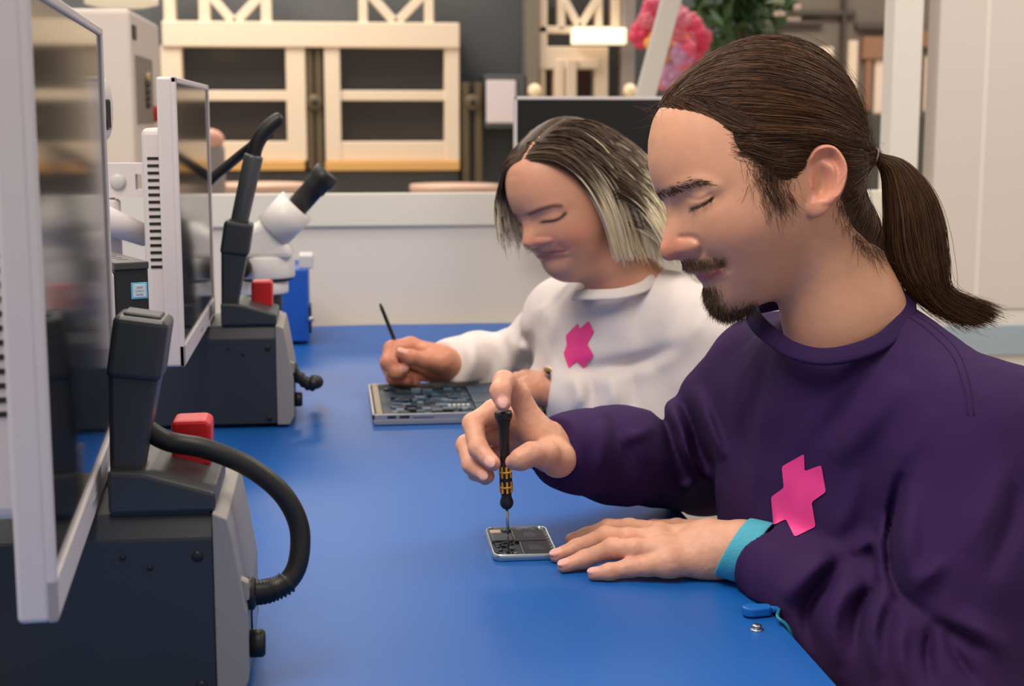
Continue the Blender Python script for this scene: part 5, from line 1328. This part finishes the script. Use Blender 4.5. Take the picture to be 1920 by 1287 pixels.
if want('man'):
    LS, RS = W(1856, 852, 1.345), W(1452, 728, 1.63)
    LE, LWp = W(1785, 1310, 1.275), W(1431, 1051, 1.446)
    RE, RWp = W(1316, 868, 1.74), W(1038, 845, 1.570)
    b30 = math.radians(30)
    lat = FWD*math.cos(b30)-RGT*math.sin(b30); lat[2] = 0; lat /= np.linalg.norm(lat)
    up0 = np.array([-0.13, -0.03, 1.0]); up0 -= lat*(up0@lat); up0 /= np.linalg.norm(up0)
    fw = np.cross(up0, lat)
    Sm = 0.5*(LS+RS)
    NB = MF.wld(1645, 705, -44)
    TR = np.stack([fw, lat, up0], -1)
    LOOP = MF.wld(*np.array([(1702, 546, -8), (1670, 585, 64), (1606, 630, 110), (1525, 653, 108), (1476, 642, 66), (1450, 612, 6), (1440, 586, -52), (1452, 566, -104), (1520, 552, -136), (1600, 535, -122), (1672, 532, -70)], float).T)
    LOOPc = spline(np.vstack([LOOP[-3:], LOOP, LOOP[:3]]), 161)[30:-30]
    LOOPc = spline(np.vstack([LOOP, LOOP[:1]]), 89)[:-1]
    LC = LOOPc.mean(0)
    outw = LOOPc-LC; outw = outw-np.outer(outw@up0, up0); outw /= np.linalg.norm(outw, axis=1, keepdims=True)
    LOOPd = LOOPc-0.013*up0+0.012*outw
    lr = (LOOPc-LC)@np.stack([fw, lat], -1); lang = np.arctan2(lr[:, 1], lr[:, 0]); lrad = np.hypot(lr[:, 0], lr[:, 1]); lh = (LOOPc-LC)@up0
    o = np.argsort(lang); lang, lrad, lh = lang[o], lrad[o], lh[o]
    lang = np.concatenate([lang-2*math.pi, lang, lang+2*math.pi]); lrad = np.tile(lrad, 3); lh = np.tile(lh, 3)
    TORSO = [((Sm-up0*0.105+fw*0.022), np.array([0.108, 0.19, 0.20])), ((Sm-up0*0.26+fw*0.004), np.array([0.112, 0.165, 0.20])), ((Sm-up0*0.42-fw*0.075), np.array([0.125, 0.185, 0.20]))]
    SLEEVES = [(LS, LS+(LE-LS)*0.5, 0.082, 0.078), (LS+(LE-LS)*0.5, LE, 0.078, 0.064), (LE, LE+(LWp-LE)*0.55, 0.062, 0.052), (LE+(LWp-LE)*0.55, LE+(LWp-LE)*0.80, 0.052, 0.043), (LE+(LWp-LE)*0.80, LWp, 0.0405, 0.0375)]
    SLEEVER = [(RS, RS+(RE-RS)*0.5, 0.080, 0.074), (RS+(RE-RS)*0.5, RE, 0.074, 0.060), (RE, RE+(RWp-RE)*0.6, 0.058, 0.052), (RE+(RWp-RE)*0.6, RE+(RWp-RE)*0.84, 0.052, 0.044), (RE+(RWp-RE)*0.84, RWp, 0.040, 0.036)]
    TRAP = [(NB, LS, 0.066, 0.076), (NB, RS, 0.072, 0.074)]
    nL = (LWp-LE)/np.linalg.norm(LWp-LE); nR = (RWp-RE)/np.linalg.norm(RWp-RE)
    def shirt0(P):
        d = None
        for c, r in TORSO:
            e = ellip(P, c, r, TR); d = e if d is None else smin(d, e, 0.07)
        d = smin(d, cones(P, TRAP, 0.03), 0.05)
        sl = smax(cones(P, SLEEVES, 0.018), (P-LWp)@nL, 0.003)
        if np.linalg.norm(P.mean(0)-LWp) < 0.1: sl = smax(sl, -rcone(P, LWp+nL*0.018, LWp+nL*0.05, 0.029, 0.033), 0.002)
        d = smin(d, sl, 0.020)
        sr = smax(cones(P, SLEEVER, 0.018), (P-RWp)@nR, 0.003)
        if np.linalg.norm(P.mean(0)-RWp) < 0.1: sr = smax(sr, -rcone(P, RWp+nR*0.018, RWp+nR*0.05, 0.031, 0.033), 0.002)
        return smin(d, sr, 0.026)
    def shirt(P):
        d = shirt0(P)
        if np.linalg.norm(P.mean(0)-NB) < 0.32:
            q = P-LC; a, b_ = q@fw, q@lat; rad = np.hypot(a, b_); th = np.arctan2(b_, a)
            rem = np.maximum(rad-np.interp(th, lang, lrad)-0.004, np.interp(th, lang, lh)-0.004-q@up0)
            d = smax(d, -rem, 0.003)
        d = d-2.7*brush(P, FOLDS_MAN)
        return d-0.0022*vnoise(P, 24, 1)-0.0010*vnoise(P*np.array([1, 1, .5]), 62, 2)
    lo = np.array([0.02, 0.95, 0.40]); hi = np.array([0.90, 1.98, 1.26])
    cl = WZ(1515, 1236, 0.70)
    def shirtcut(P): return offbox(P, offbench(P, smax(shirt(P), 0.47-P[:, 2], 0.004)), cl[0]-0.008, cl[0]+0.021, cl[1]-0.013, cl[1]+0.013, 0.59, 0.703)
    SV, SF = net(shirtcut, lo, hi, 0.0032, Bk=16)
    SV = relax(SV, SF, 1, 0.35)
    sw = obj('sweatshirt', meshdata('sweatshirt', SV-np.array(MAN.location), SF), M_purple, MAN); sw['label'] = 'dark purple crew neck sweatshirt'
    mv = np.array(MAN.location)
    band(LOOPc, LOOPd, 0.0062, 'collar', M_rib, MAN).parent = sw
    CROSS = rounded([(1509, 851), (1510, 884), (1541, 872), (1550, 923), (1523, 942), (1531, 988), (1490, 1009), (1475, 974), (1452, 986), (1447, 932), (1471, 915), (1467, 875)], 5)
    pb = print_patch(shirt, CROSS, 1.30, 1.75, 0.0010)
    for v in pb.verts: v.co -= Vector(mv)
    pm = bpy.data.meshes.new('chest_print'); pb.to_mesh(pm); pb.free()
    obj('chest_print', pm, M_pink, sw)['label'] = 'pink plus shaped print'
    for pts in ([(1697, 590), (1740, 620), (1786, 668), (1808, 730), (1815, 780)], [(1706, 586), (1752, 614), (1798, 662), (1820, 726), (1826, 780)]):
        P = seam(shirt, pts, 1.0, 1.6, 0); B().tube(P-mv, 0.0007, 6).put('seam', M_rib, sw)
    bV, bF, bC = onebody(BODY, [(RS, RE), (LS, LE)])
    child('body', bV, bF, bC, M_skin, MAN)
    # turquoise wrist strap round the left wrist
    c1, c2 = W(1374, 1026, 1.460), W(1419, 1038, 1.450); ax = (c2-c1)/np.linalg.norm(c2-c1)
    def ringat(c, r, tilt, n=56):
        e1 = np.cross(ax, np.array([0, 0, 1.0])); e1 /= np.linalg.norm(e1); e2 = np.cross(e1, ax)
        out = np.array([c+r*(math.cos(a)*e1*1.02+math.sin(a)*e2*0.97)+ax*tilt*math.sin(a) for a in np.linspace(0, 2*math.pi, n, endpoint=False)])
        return out
    M_strap = mat('turquoise_webbing', srgb(70, 176, 200), 0.6, bump=0.9, bscale=900)
    band(ringat(c1, 0.0315, 0.010), ringat(c2, 0.0325, 0.010), 0.0022, 'wrist_strap', M_strap, MAN)['label'] = 'turquoise woven antistatic wrist strap'
# ------------------------------------------------------------------ the second worker
WOM_POLY = [(1232, 210), (1219, 246), (1215, 280), (1218, 317), (1228, 348), (1238, 366), (1246, 384), (1249, 398), (1246, 418), (1239, 440), (1234, 458), (1238, 472), (1250, 479), (1264, 478),
            (1279, 484), (1281, 494), (1289, 503), (1296, 508), (1305, 511), (1304, 517), (1306, 525), (1315, 532), (1317, 543), (1320, 560), (1330, 580), (1350, 593), (1385, 597), (1422, 594),
            (1462, 577), (1502, 540), (1545, 490), (1580, 430), (1600, 370), (1610, 300), (1608, 240), (1595, 195), (1570, 148), (1538, 114), (1495, 90), (1441, 82), (1395, 89), (1340, 114), (1285, 154)]
M_skin2 = mat('skin_second', srgb(214, 158, 130), 0.42, sss=0.25, attr='Col', var=0.04, vscale=60, spec=0.35)
M_whitecloth = mat('white_fleece', srgb(226, 216, 212), 0.9, bump=0.25, bscale=1500, var=0.03, vscale=25, spec=0.15)
M_whiterib = mat('white_rib', srgb(224, 214, 210), 0.9, bump=0.4, bscale=800, spec=0.15)
if want('woman'):
    rng = np.random.default_rng(21)
    WD = 2.15
    yw, rl = math.radians(33), math.radians(9)
    R0 = RGT*math.cos(yw)+FWD*math.sin(yw); D0 = -FWD*math.cos(yw)+RGT*math.sin(yw); U0 = UPV
    # pitch further down about the side axis, slight tilt
    R1 = R0*math.cos(rl)+U0*math.sin(rl); U1 = U0*math.cos(rl)-R0*math.sin(rl)
    WSC = 0.000438
    WF = Frame3((1235, 462), W(983, 458, WD-0.075), R1, U1, D0, WSC)
    _l, _w = WF.loc, WF.wld                      # shorter lower face
    def _loc(P):
        x, y, w = _l(P); return x, np.where(y > 462, 462+(y-462)*1.16, y), w
    def _wld(x, y, w):
        y = np.asarray(y, float); return _w(x, np.where(y > 462, 462+(y-462)/1.16, y), w)
    WF.loc, WF.wld = _loc, _wld
    h = HeadMap(WOM_POLY, 158)
    h.gain(1255, 452, 18, 30, 0.62); h.gain(1252, 412, 15, 24, 0.64)
    h.gain(1350, 570, 44, 34, 0.98); h.gain(1300, 500, 26, 20, 0.95)
    h.bump(1276, 464, 11, 11, 8); h.stroke([(1266, 445), (1282, 448), (1292, 458), (1292, 470), (1285, 480)], 4, -5); h.bump(1266, 478, 7, 5, -12)
    h.bump(1290, 384, 28, 15, -11, -12); h.bump(1262, 392, 12, 16, -8); h.bump(1292, 388, 16, 10, 9, -12)
    h.stroke([(1276, 400), (1290, 401), (1304, 395), (1313, 387)], 2.0, -3.4); h.stroke([(1270, 378), (1282, 386), (1296, 386), (1312, 378)], 2.0, -2.0)
    h.stroke([(1240, 364), (1262, 357), (1290, 356), (1312, 366)], 9, 4)
    h.bump(1352, 470, 44, 34, 10); h.bump(1380, 530, 50, 34, 8); h.stroke([(1296, 472), (1312, 486), (1326, 500)], 5, -3)
    h.stroke([(1298, 511), (1314, 509), (1330, 507)], 2.0, -5.0); h.stroke([(1290, 503), (1306, 503), (1320, 505)], 4, 2.2); h.stroke([(1307, 521), (1318, 521), (1328, 517)], 4.5, 3.2); h.bump(1332, 507, 5, 5, -3)
    h.stroke([(1318, 540), (1340, 530)], 6, -3); h.bump(1345, 568, 18, 16, 5)
    h.done(1)
    WNECK = [((1520, 480, 0), (1580, 600, 0), 108, 112), ((1580, 600, 0), (1640, 720, 0), 114, 150), ((1400, 560, 0), (1500, 560, 0), 70, 90)]
    def whead(P):
        x, y, w = WF.loc(P); Q = np.stack([x, y, w], -1)
        d = h.d(x, y, w)
        n = smin(rcone(Q, *WNECK[0]), rcone(Q, *WNECK[1]), 30); n = smin(n, rcone(Q, *WNECK[2]), 30)
        return smin(d, n, 34)*WF.s
    WOM = thing('person', 'person in white sweatshirt with dark rooted blonde bob, working on an open laptop', 'person', (0.5, 2.3, 0.0))
    wv = np.array(WOM.location)
    cs = np.array([WF.wld(a, b, c) for a in (1190, 1680) for b in (60, 700) for c in (-180, 180)])
    def wheadc(P):
        x, y, w = WF.loc(P); return np.maximum(whead(P), (y-690)*WF.s)
    V, F = net(wheadc, cs.min(0), cs.max(0), 0.0015)
    V = relax(V, F, 1, 0.3); x, y, w = WF.loc(V)
    c = np.repeat(lin(214, 156, 128)[None], len(V), 0)
    c = mixc(c, lin(206, 122, 104), 0.55*gk(x, y, 1350, 465, 44, 30)); c = mixc(c, lin(212, 134, 112), 0.5*gk(x, y, 1250, 462, 18, 14))
    c = mixc(c, lin(176, 92, 88), 0.8*np.exp(-0.5*(segdist(x, y, spline([(1291, 504), (1306, 504), (1318, 504), (1329, 506)], 12), False)/2.8)**2))
    c = mixc(c, lin(190, 98, 96), 0.8*np.exp(-0.5*(segdist(x, y, spline([(1306, 520), (1316, 518), (1327, 512)], 12), False)/3.6)**2))
    c = mixc(c, lin(46, 28, 24), 1.0*np.exp(-0.5*(segdist(x, y, spline([(1274, 400), (1290, 401), (1306, 395), (1319, 383)], 12), False)/4.0)**2))
    c = mixc(c, lin(84, 56, 44), 0.85*np.exp(-0.5*(segdist(x, y, spline([(1246, 368), (1262, 359), (1288, 354), (1306, 358)], 12), False)/4.6)**2))
    WBODY = [(V, F, c)]
    # ---- hair: strands fall from a side parting, held off the skull
    HVv = V; N = vnormals(V, F)
    hx, hy, hw = x, y, w
    PART = 36
    hairline = np.interp(hw, [-150, -110, -60, 0, PART, 60, 110, 150], [330, 300, 244, 222, 212, 226, 300, 340])      # y of the hairline at the front, by side
    fx = np.interp(hw, [-160, -120, -60, 0, 60, 120, 160], [1400, 1330, 1256, 1232, 1256, 1345, 1420])
    scalp = (hy < 330) & ((hx > fx) | (hy < 150)) & (hy < np.interp(hx, [1220, 1420, 1500, 1600], [240, 330, 420, 470])) & ~((np.abs(hw-PART) < 2.4) & (hx < 1420))
    scalp |= (hx > 1480) & (hy < 430)
    ids = np.where(scalp)[0]
    n = 6200
    pw = np.where(np.abs(hw[ids]-PART) < 30, 2.5, 1.0); idx = rng.choice(ids, n, p=pw/pw.sum())
    P = V[idx]+N[idx]*0.001; w0 = hw[idx]; x0 = hx[idx]
    near = w0 > PART
    grav = np.array([0, 0, -1.0])
    bk, dn, sd = WF.R, -WF.U, WF.D
    steps = 44; ds = 0.0062
    path = np.empty((n, steps, 3)); path[:, 0] = P
    lift = np.where(near, rng.uniform(0.004, 0.016, n), rng.uniform(0.001, 0.006, n)+0.008*np.clip((x0-1400)/80, 0, 1))
    front = np.clip((1330-x0)/90, 0, 1)
    for i in range(1, steps):
        t = i/steps
        a = np.where(near, 1.0, -1.0)[:, None]
        comb = sd[None]*a*0.8+bk[None]*np.where(near, 0.95, 0.10)[:, None]+dn[None]*0.5
        comb = comb-bk[None]*(0.10*front*np.where(near, 0.0, 1.0))[:, None]
        k = np.clip((t-0.06)/0.30, 0, 1); k2 = np.clip((t-0.36)/0.3, 0, 1)
        dirv = comb*(1-k)+(grav[None]*1.0+bk[None]*np.where(near, 0.70-0.30*k2, 0.10+0.12*k2)[:, None]+sd[None]*a*0.10*(1-k2))*k-sd[None]*a*0.10*k2
        f0 = whead(P); g = grad(whead, P, 0.0015)
        tl = lift*np.clip(i/7, 0, 1)
        nr = np.clip(1-(f0-tl)/0.012, 0, 1)[:, None]
        dirv = dirv-g*np.minimum((dirv*g).sum(1, keepdims=True), 0)*nr
        dirv /= np.linalg.norm(dirv, axis=1, keepdims=True)
        P = P+dirv*ds
        f0 = whead(P); pen = np.clip(tl-f0, 0, 0.02); P = P+g*pen[:, None]
        path[:, i] = P
    zend = np.where(near, W(1190, 470, WD)[2]+rng.normal(0, 0.006, n), W(970, 425, WD)[2]+rng.normal(0, 0.016, n))
    zend = np.where(~near & (x0 > 1420), W(1190, 470, WD)[2]+rng.normal(0, 0.006, n), zend)
    below = path[:, :, 2] < zend[:, None]; last = np.where(below.any(1), below.argmax(1), steps-1).clip(6, steps-1)
    K = 16; tt = np.linspace(0, 1, K)[None]*last[:, None]; i0 = tt.astype(int).clip(0, steps-2); fr = (tt-i0)[..., None]
    ar = np.arange(n)[:, None]; path = path[ar, i0]*(1-fr)+path[ar, i0+1]*fr
    path += 0.0012*np.sin(rng.uniform(0, 6.28, (n, 1, 3))+np.linspace(0, 7, K)[None, :, None])*np.linspace(0, 1, K)[None, :, None]
    s = np.linspace(0, 1, K)[None]
    thr = 0.42+rng.normal(0, 0.09, (n, 1))-0.16*np.clip((x0-1400)/200, 0, 1)[:, None]+np.where(near, 0, 0.30)[:, None]
    m = np.clip((s-thr)/0.16, 0, 1)[..., None]
    dark = haircol(rng, n, (58, 44, 35), (112, 90, 72), 1.5)[:, None]; lite = haircol(rng, n, (240, 214, 170), (255, 246, 220), 0.7)[:, None]
    ash = lin(110, 104, 92)[None, None]
    colr = np.where(m < 0.5, dark*(1-2*m)+ash*2*m, ash*(2-2*m)+lite*(2*m-1))
    sv = strands(path, 0.00075, colr, taper=0.5, seed=31)
    def wcap(P):
        x, y, w = WF.loc(P)
        ed = np.minimum(np.interp(x, [1220, 1420, 1500, 1600], [240, 330, 440, 480])-y, x-np.interp(w, [-160, -120, -60, 0, 60, 120, 160], [1400, 1330, 1262, 1240, 1262, 1350, 1420]))
        prt = np.clip(np.abs(w-PART)/14, 0, 1); prt = np.where(x < 1420, prt, 1)
        return whead(P)-np.clip(ed/30, -1, 1)*0.004*prt+0.0012*(1-prt)
    CV, CF = net(wcap, cs.min(0), cs.max(0), 0.004)
    xx, yy, _ = WF.loc(CV)
    okf = (yy[CF].max(1) < 500); 
    hv = joinmesh([(CV, CF[okf], np.repeat(lin(70, 54, 43)[None], len(CV), 0)), sv])
    ho = obj('hair', meshdata('hair', hv[0]-wv, hv[1], hv[2]), M_hairm, WOM); ho['label'] = 'straight bob, dark roots fading to blonde ends'
    # ---- hands
    def ch(*p): return chain(*p)
    d0 = 2.44
    WR = [ch((815, 668, d0+.02, 20), (770, 650, d0+.01, 18), (735, 655, d0-.01, 16), (728, 680, d0-.03, 15), (744, 698, d0-.035, 13), (757, 692, d0-.035, 11)),
          ch((812, 690, d0+.03, 20), (762, 672, d0+.025, 17), (731, 688, d0+.01, 15.5), (738, 708, d0-.01, 14), (762, 712, d0-.02, 12)),
          ch((810, 706, d0+.04, 18), (765, 700, d0+.04, 15), (742, 708, d0+.02, 14), (760, 716, d0+.0, 12), (778, 714, d0-.01, 11)),
          ch((822, 680, d0-.01, 19), (795, 676, d0-.03, 16), (770, 670, d0-.045, 14.5), (752, 664, d0-.05, 11))]
    WRX = [ch((815, 668, d0+.02, 20), (838, 680, d0+.02, 24)), ch((812, 692, d0+.03, 20), (838, 688, d0+.025, 24)), ch((835, 684, d0+.02, 25), (880, 690, d0+.05, 26)), ch((800, 660, d0+.0, 16), (830, 672, d0+.0, 22))]
    nw = [(WR[0], -FWD), (WR[3], -FWD+UPV)]
    V1, F1, N1 = hand_mesh(WR, WRX, nw, h=0.0017, floor=TZ+0.0172)
    WBODY.append((V1, F1, hand_color(V1, WR, N1, (206, 142, 114), (196, 116, 96), (204, 126, 106), (222, 166, 150))))
    d1 = 2.25
    WL = [ch((985, 716, d1, 20), (965, 722, d1-.0, 16), (945, 740, d1-.01, 14), (935, 756, d1-.01, 11)), ch((985, 728, d1-.02, 19), (962, 738, d1-.02, 15), (945, 752, d1-.025, 13), (936, 764, d1-.025, 11)),
          ch((990, 740, d1-.04, 18), (968, 752, d1-.04, 14), (952, 764, d1-.045, 12), (944, 770, d1-.045, 10)), ch((1000, 716, d1+.02, 17), (970, 712, d1+.03, 14), (950, 726, d1+.03, 12), (940, 742, d1+.02, 10))]
    WLX = [ch((985, 718, d1, 21), (1025, 726, d1-.01, 27)), ch((990, 738, d1-.03, 20), (1025, 735, d1-.02, 26)), ch((1020, 728, d1-.01, 27), (1060, 734, d1-.02, 27), (1100, 740, d1-.03, 28))]
    V2, F2, N2 = hand_mesh(WL, WLX, [], h=0.0017, floor=TZ+0.0176)
    WBODY.append((V2, F2, hand_color(V2, WL, N2, (206, 146, 118), (196, 120, 100), (204, 128, 108))))
    LS, RS = W(1345, 655, 2.13), W(1075, 610, 2.43); LE, LW_ = W(1350, 790, 2.12), W(1050, 735, 2.235); RE, RW_ = W(1000, 690, 2.64), W(828, 686, 2.465)
    bV, bF, bC = onebody(WBODY, [(RS, RE+np.array([0, 0, 0.045])), (LS, LE)])
    obj('body', meshdata('body', bV-wv, bF, bC), M_skin2, WOM)
    # ---- sweatshirt
    LS, RS = W(1345, 655, 2.13), W(1075, 610, 2.43)
    LE, LW_ = W(1350, 790, 2.12), W(1050, 735, 2.235)
    RE, RW_ = W(1000, 690, 2.64), W(828, 686, 2.465)
    lt = RS-LS; lt[2] = 0; lt /= np.linalg.norm(lt); up1 = np.array([-0.10, -0.02, 1.0]); up1 -= lt*(up1@lt); up1 /= np.linalg.norm(up1); fo = np.cross(up1, lt)
    Sm = 0.5*(LS+RS); TR = np.stack([fo, lt, up1], -1)
    NBw = WF.wld(1645, 765, 0)
    T2 = [(Sm-up1*0.10+fo*0.03, np.array([0.135, 0.20, 0.18])), (Sm-up1*0.26+fo*0.02, np.array([0.145, 0.20, 0.20])), (Sm-up1*0.42-fo*0.05, np.array([0.15, 0.20, 0.18]))]
    SL2 = [(LS, LS+(LE-LS)*.5, .085, .08), (LS+(LE-LS)*.5, LE, .08, .066), (LE, LE+(LW_-LE)*.6, .064, .054), (LE+(LW_-LE)*.6, LE+(LW_-LE)*.85, .054, .046), (LE+(LW_-LE)*.85, LW_, .042, .036)]
    SR2 = [(RS, RS+(RE-RS)*.5, .082, .076), (RS+(RE-RS)*.5, RE, .076, .064), (RE, RE+(RW_-RE)*.6, .062, .056), (RE+(RW_-RE)*.6, RE+(RW_-RE)*.85, .056, .048), (RE+(RW_-RE)*.85, RW_, .044, .038)]
    TRw = [(NBw, LS, .062, .078), (NBw, RS, .062, .076)]
    n2L = (LW_-LE)/np.linalg.norm(LW_-LE); n2R = (RW_-RE)/np.linalg.norm(RW_-RE)
    FW = [([(1010, 570), (1030, 620), (1000, 690)], 14, 0.006, 1.9, 2.5), ([(985, 620), (1000, 660), (985, 700)], 9, -0.008, 2.0, 2.6), ([(940, 610), (960, 660), (950, 720)], 10, 0.006, 2.2, 2.7), ([(910, 640), (925, 680), (915, 722)], 8, -0.005, 2.2, 2.7),
          ([(880, 625), (890, 670), (880, 715)], 9, 0.005, 2.2, 2.7), ([(850, 640), (866, 680), (856, 718)], 6, -0.004, 2.2, 2.7), ([(1075, 700), (1085, 740), (1080, 775)], 9, 0.006, 1.9, 2.3), ([(1105, 700), (1112, 740), (1108, 775)], 7, -0.005, 1.9, 2.3),
          ([(1140, 690), (1150, 740), (1145, 775)], 10, 0.005, 1.9, 2.3), ([(1180, 690), (1190, 740), (1185, 775)], 8, -0.004, 1.9, 2.3), ([(1060, 692), (1140, 690), (1220, 672), (1290, 640)], 10, -0.008, 1.9, 2.3), ([(1300, 480), (1260, 560), (1230, 650)], 16, 0.005, 1.9, 2.3),
          ([(1240, 470), (1200, 560), (1190, 640)], 12, -0.004, 1.9, 2.3), ([(1340, 560), (1280, 640), (1220, 690)], 14, 0.005, 1.9, 2.3)]
    LPw = WF.wld(*np.array([(1715, 560, 0), (1676, 600, 84), (1592, 655, 130), (1505, 672, 114), (1458, 668, 58), (1446, 664, 0), (1458, 668, -54), (1505, 672, -104), (1590, 655, -116), (1672, 600, -72)], float).T)
    Lc = spline(np.vstack([LPw, LPw[:1]]), 81)[:-1]; Lm = Lc.mean(0); ow = Lc-Lm; ow = ow-np.outer(ow@up1, up1); ow /= np.linalg.norm(ow, axis=1, keepdims=True); Ld = Lc-0.014*up1+0.009*ow
    q_ = (Lc-Lm)@np.stack([fo, lt], -1); la = np.arctan2(q_[:, 1], q_[:, 0]); o_ = np.argsort(la); la = la[o_]; lrr = np.hypot(q_[:, 0], q_[:, 1])[o_]; lhh = ((Lc-Lm)@up1)[o_]
    la = np.concatenate([la-2*math.pi, la, la+2*math.pi]); lrr = np.tile(lrr, 3); lhh = np.tile(lhh, 3)
    def wshirt(P):
        d = None
        for c_, r_ in T2:
            e = ellip(P, c_, r_, TR); d = e if d is None else smin(d, e, 0.07)
        d = smin(d, cones(P, TRw, 0.03), 0.05)
        d = smin(d, smax(cones(P, SL2, 0.018), (P-LW_)@n2L, 0.003), 0.02)
        d = smin(d, smax(cones(P, SR2, 0.018), (P-RW_)@n2R, 0.003), 0.025)
        if np.linalg.norm(P.mean(0)-NBw) < 0.32:
            q = P-Lm; a, b_ = q@fo, q@lt; th = np.arctan2(b_, a)
            d = smax(d, -np.maximum(np.hypot(a, b_)-np.interp(th, la, lrr)-0.004, np.interp(th, la, lhh)-0.005-q@up1), 0.003)
        d = d-1.9*brush(P, FW)
        return d-0.003*vnoise(P, 18, 4)-0.001*vnoise(P, 50, 5)
    lo = np.array([-0.12, 1.80, 0.42]); hi = np.array([0.95, 2.95, 1.26])
    SV, SF = net(lambda P: offbox(P, offbench(P, smax(wshirt(P), 0.47-P[:, 2], 0.004)), 0.0535, 0.3145, 2.1645, 2.4265, 0.745, TZ+0.0182), lo, hi, 0.0048, Bk=14)
    SV = relax(SV, SF, 1, 0.35)
    sw = obj('sweatshirt', meshdata('sweatshirt', SV-wv, SF), M_whitecloth, WOM); sw['label'] = 'white crew neck sweatshirt'
    band(Lc, Ld, 0.006, 'collar', M_whiterib, WOM).parent = sw
    CR = rounded([(1105, 602), (1115, 622), (1102, 645), (1114, 666), (1095, 692), (1082, 677), (1067, 692), (1058, 664), (1064, 648), (1062, 630), (1085, 606), (1088, 617)], 2.5)
    pb = print_patch(wshirt, CR, 1.85, 2.5, 0.0016, 4.0)
    for v in pb.verts: v.co -= Vector(wv)
    pm = bpy.data.meshes.new('chest_print'); pb.to_mesh(pm); pb.free()
    obj('chest_print', pm, M_pink, sw)['label'] = 'pink plus shaped print'
    # watch on her left wrist
    a0, a1 = W(1022, 728, 2.238), W(1044, 732, 2.232); ax = (a1-a0)/np.linalg.norm(a1-a0)
    e1 = np.cross(ax, np.array([0, 0, 1.0])); e1 /= np.linalg.norm(e1); e2 = np.cross(e1, ax)
    ring = lambda c_, r_: np.array([c_+r_*(math.cos(t)*e1+math.sin(t)*e2*1.05) for t in np.linspace(0, 2*math.pi, 48, endpoint=False)])
    wb = band(ring(a0, 0.0245), ring(a1, 0.0245), 0.0035, 'watch', mat('tortoise_links', srgb(70, 46, 26), 0.3, var=0.8, vscale=220), WOM); wb['label'] = 'brown tortoiseshell watch with pale face'
    fc = 0.5*(a0+a1)+0.0262*(e2*0.93-e1*0.2)
    b = B(); b.lathe([(0.0150, 0), (0.0165, 0.001), (0.0165, 0.006), (0.0150, 0.0075)], 28, aim(fc-wv, fc-wv+(e2*0.93-e1*0.2)*0.01)); wf = b.put('watch_case', mat('pale_gold', srgb(196, 170, 130), 0.3, metal=0.6), WOM); wf.parent = wb
    b = B(); b.lathe([(0.0138, 0.0070), (0.0138, 0.0080)], 28, aim(fc-wv, fc-wv+(e2*0.93-e1*0.2)*0.01)); wf = b.put('watch_face', mat('watch_dial', srgb(222, 210, 190), 0.3), WOM); wf.parent = wb
# ------------------------------------------------------------------ trousers and stools below the bench edge
def seat_and_legs(person, hip, lat_, knee_x, label, col, name):
    pv = np.array(person.location)
    hip = np.asarray(hip, float); lat_ = np.array([lat_[0], lat_[1], 0.0]); lat_ /= np.linalg.norm(lat_)
    pr = [(hip-lat_*0.09, hip+lat_*0.09, 0.125, 0.125)]
    for s in (-1, 1):
        h0 = hip+s*lat_*0.09; kn = np.array([knee_x, h0[1]+s*0.05, 0.52]); an = np.array([knee_x+0.06, kn[1], 0.10])
        pr += [(h0, kn, 0.085, 0.062), (kn, an, 0.060, 0.045)]
        shoe = B(); shoe.box(an[0]-0.19, an[0]+0.07, an[1]-0.045, an[1]+0.045, 0.0, 0.085, 0.03, 3)
        shoe.xform(Matrix.Translation(-Vector(pv))).put('shoe', mat('shoe_black', srgb(28, 28, 30), 0.5), person)
    P = np.array([p for q in pr for p in q[:2]])
    V, F = net(lambda X: cones(X, pr, 0.03), P.min(0)-0.16, P.max(0)+0.16, 0.010, Bk=12)
    obj('trousers', meshdata('trousers', V-pv, F), mat(col[0], col[1], 0.85), person)
    st = thing('stool', label, 'stool', (hip[0], hip[1], 0), group='work stools')
    top = hip[2]-0.118
    B().lathe([(0.17, top-0.06), (0.185, top-0.045), (0.185, top-0.015), (0.16, top)], 32).put('seat', mat('stool_black', srgb(34, 34, 36), 0.6), st)
    B().lathe([(0.025, 0.06), (0.025, top-0.05)], 16).put('column', M_metal, st)
    for k in range(5):
        a = 2*math.pi*k/5; B().tube([(0, 0, 0.075), (0.24*math.cos(a), 0.24*math.sin(a), 0.055)], [0.02, 0.014], 10).put('base_arm', M_metal, st)
        B().sphere((0.24*math.cos(a), 0.24*math.sin(a), 0.027), 0.027, 12, 8).put('castor', M_black, st)
if want('man'):
    seat_and_legs(MAN, (0.60, 1.40, 0.50), lat, 0.14, 'black round stool under the person in purple', ('trousers_dark', srgb(30, 32, 42)), 'man')
if want('woman'):
    seat_and_legs(WOM, (0.62, 2.22, 0.50), lt, 0.16, 'black round stool under the person in white', ('trousers_pale', srgb(190, 180, 166)), 'woman')
